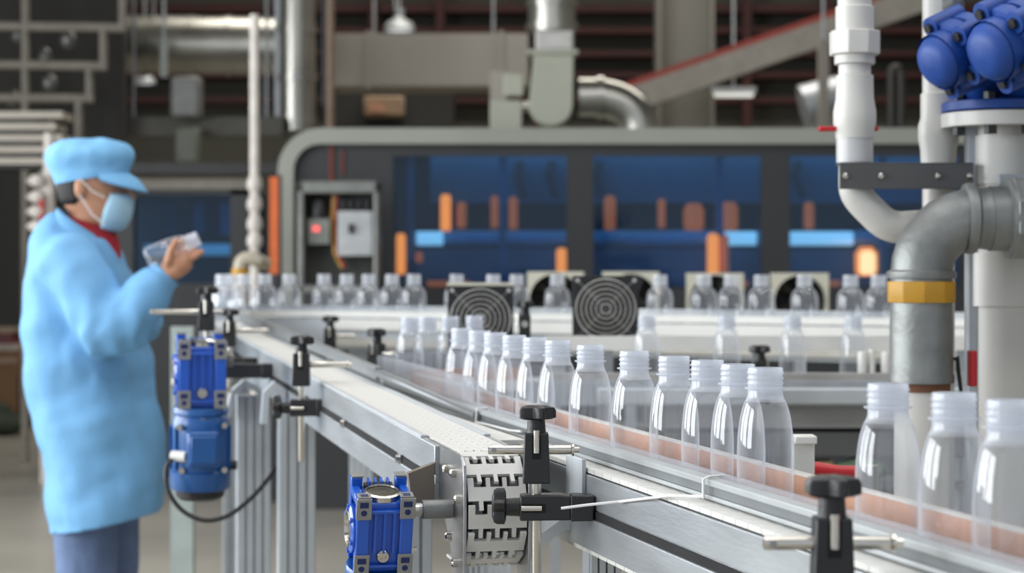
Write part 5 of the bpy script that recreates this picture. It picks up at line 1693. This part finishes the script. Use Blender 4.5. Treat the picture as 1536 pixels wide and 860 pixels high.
# coat
ct_ = MB()
prof = [(332, 80, 132, .075), (345, 70, 150, .12), (362, 56, 164, .175), (385, 49, 176, .20), (420, 44, 188, .212), (480, 41, 205, .215), (560, 47, 222, .228), (640, 57, 238, .24), (720, 74, 246, .246), (766, 82, 243, .247), (800, 86, 240, .247), (850, 90, 238, .247)]
rs = []
for v, ua, ub, hwid in prof:
    x0, x1 = wx(ua), wx(ub)
    tz = 0.0
    if v < 350:
        tz = -.03
    rs.append(oval((x0 + x1) / 2, YW, wz(v), (x1 - x0) / 2, hwid, 36, 2.4, tz))
ct_.rings(rs)
# near sleeve
wcuff = wr + (wr - elb).normalized() * -.012
ct_.tube([sh + Vector((-.005, .05, .0)), sh + Vector((.005, -.01, -.01)), sh.lerp(elb, .55) + Vector((-.005, 0, 0)), elb + Vector((-.005, 0, -.012)), elb + Vector((.028, 0, .012)), elb.lerp(wr, .5) + Vector((0, 0, -.008)), wcuff], [.09, .087, .083, .08, .074, .06, .043], 20)
ct_.tube([sh2 + Vector((-.005, -.05, .0)), sh2 + Vector((.005, .01, -.01)), sh2.lerp(elb2, .55), elb2, elb2 + Vector((.028, 0, .012)), elb2.lerp(wr2, .5), wr2 - Vector((.01, 0, .01))], [.09, .087, .08, .075, .068, .058, .042], 20)
co = ct_.build('coat', coat_m, man, w=True, smooth=180)
remesh(co, .011, 5, .5)
bpy.context.view_layer.update()
cme = bpy.data.meshes.new_from_object(co.evaluated_get(bpy.context.evaluated_depsgraph_get()))
co.modifiers.clear()
co.data = cme
cme.materials.clear(); cme.materials.append(coat_m)
arm_d = (wr - elb).normalized()
arm_u = (elb - sh).normalized()
nz = lambda q_: noise.noise(q_, noise_basis='PERLIN_NEW')
moves = []
for vt in cme.vertices:
    p = vt.co + man.location
    # long slanting drapes over the trunk
    q = Vector((p.x * 5 + p.z * 2.2, p.y * 5, p.z * 2.0 - p.x * 1.0))
    f = nz(q * 1.3) * .024
    q2 = Vector((p.x * 3 - p.z * 6.5, p.y * 3, p.z * 2.5 + p.x * 4))
    f += nz(q2 * 1.3 + Vector((3, 7, 1))) * .015 + nz(q * 3.2 + Vector((9, 2, 4))) * .006 + nz(q2 * 2.9) * .004
    # cross creases round the elbow and along the sleeve
    dd = (p - elb).length
    if p.y < YW - .13:
        w_ = math.exp(-(dd / .13) ** 2)
        ax_ = (p - elb).dot((arm_d - arm_u).normalized())
        ay_ = (p - elb).dot((arm_d + arm_u).normalized())
        f += w_ * .009 * math.sin(ay_ * 95 + 2.5 * nz(p * 14)) * (0.6 + nz(p * 9 + Vector((1, 2, 3))))
    moves.append(vt.normal * f)
for vt, mv in zip(cme.vertices, moves):
    vt.co += mv
cme.update()
# straight cut hem
cbm = bmesh.new()
cbm.from_mesh(cme)
ha = Vector((wx(87), YW, wz(794))) - man.location
hb_ = Vector((wx(238), YW, wz(764))) - man.location
hn = Vector((hb_.z - ha.z, 0, -(hb_.x - ha.x))).normalized()
bmesh.ops.bisect_plane(cbm, geom=cbm.verts[:] + cbm.edges[:] + cbm.faces[:], plane_co=ha, plane_no=hn, clear_outer=True)
cbm.to_mesh(cme)
cbm.free()
thk = co.modifiers.new('cloth', 'SOLIDIFY'); thk.thickness = .005; thk.offset = -1
for pl__ in cme.polygons:
    pl__.use_smooth = True
smo = co.modifiers.new('soften', 'SMOOTH'); smo.factor = .4; smo.iterations = 1
tex = bpy.data.textures.new('folds', 'CLOUDS'); tex.noise_scale = .11; tex.noise_depth = 2
# collar band, pocket flap, front seam and cuff of the coat
MB().rings([oval(-1.252, YW, 1.445, .098, .105, 28, 2.2, -.045), oval(-1.256, YW, 1.49, .078, .086, 28, 2.2, -.05), oval(-1.256, YW, 1.49, .072, .08, 28, 2.2, -.05), oval(-1.252, YW, 1.445, .09, .097, 28, 2.2, -.045)], False, False).build('coat_collar', coat_m, man, w=True, smooth=180)
cd = (wr - elb).normalized()
MB().lathe([(.040, -.03), (.047, -.028), (.048, 0), (.046, .006), (.038, .008)], 20, wr - cd * .002, cd).build('cuff', coat_m, man, w=True)
# trousers and shoes
tr_ = MB()
tr_.rings([oval(-1.225, YW, .92, .11, .15, 24), oval(-1.225, YW, .80, .115, .155, 24)])
for s, xo in ((-1, -1.235), (1, -1.205)):
    tr_.tube([(-1.225, YW + s * .07, .86), (xo, YW + s * .085, .68), (xo + .005, YW + s * .095, .48), (xo - .005, YW + s * .1, .28), (xo - .015, YW + s * .1, .085)], [.095, .096, .088, .08, .074], 18)
to = tr_.build('trousers', jean, man, w=True, smooth=180)
remesh(to, .012, 4, .5)
dp = to.modifiers.new('folds', 'DISPLACE'); dp.texture = tex; dp.strength = .016
for s, xo in ((-1, -1.235), (1, -1.205)):
    shoe = MB()
    yc = YW + s * .1
    rs = []
    for x_, w_, h_ in ((-.085, .03, .05), (-.07, .042, .085), (-.02, .045, .1), (.05, .046, .085), (.11, .05, .06), (.16, .046, .045), (.185, .025, .028)):
        rs.append([Vector((xo + x_, yc + w_ * math.cos(t), max(0.002, h_ * .5 + h_ * .5 * math.sin(t)))) for t in [2 * PI * k / 16 for k in range(16)]])
    shoe.rings(rs)
    so = shoe.build('shoe', pm('dark_shoe', rgb(46, 44, 44), .6), man, w=True, smooth=60)
    MB().bx(xo - .085, xo + .185, yc - .048, yc + .048, 0.0, .018).build('sole', pm('shoe_sole', rgb(150, 148, 140), .7), so, w=True, bevel=.006)
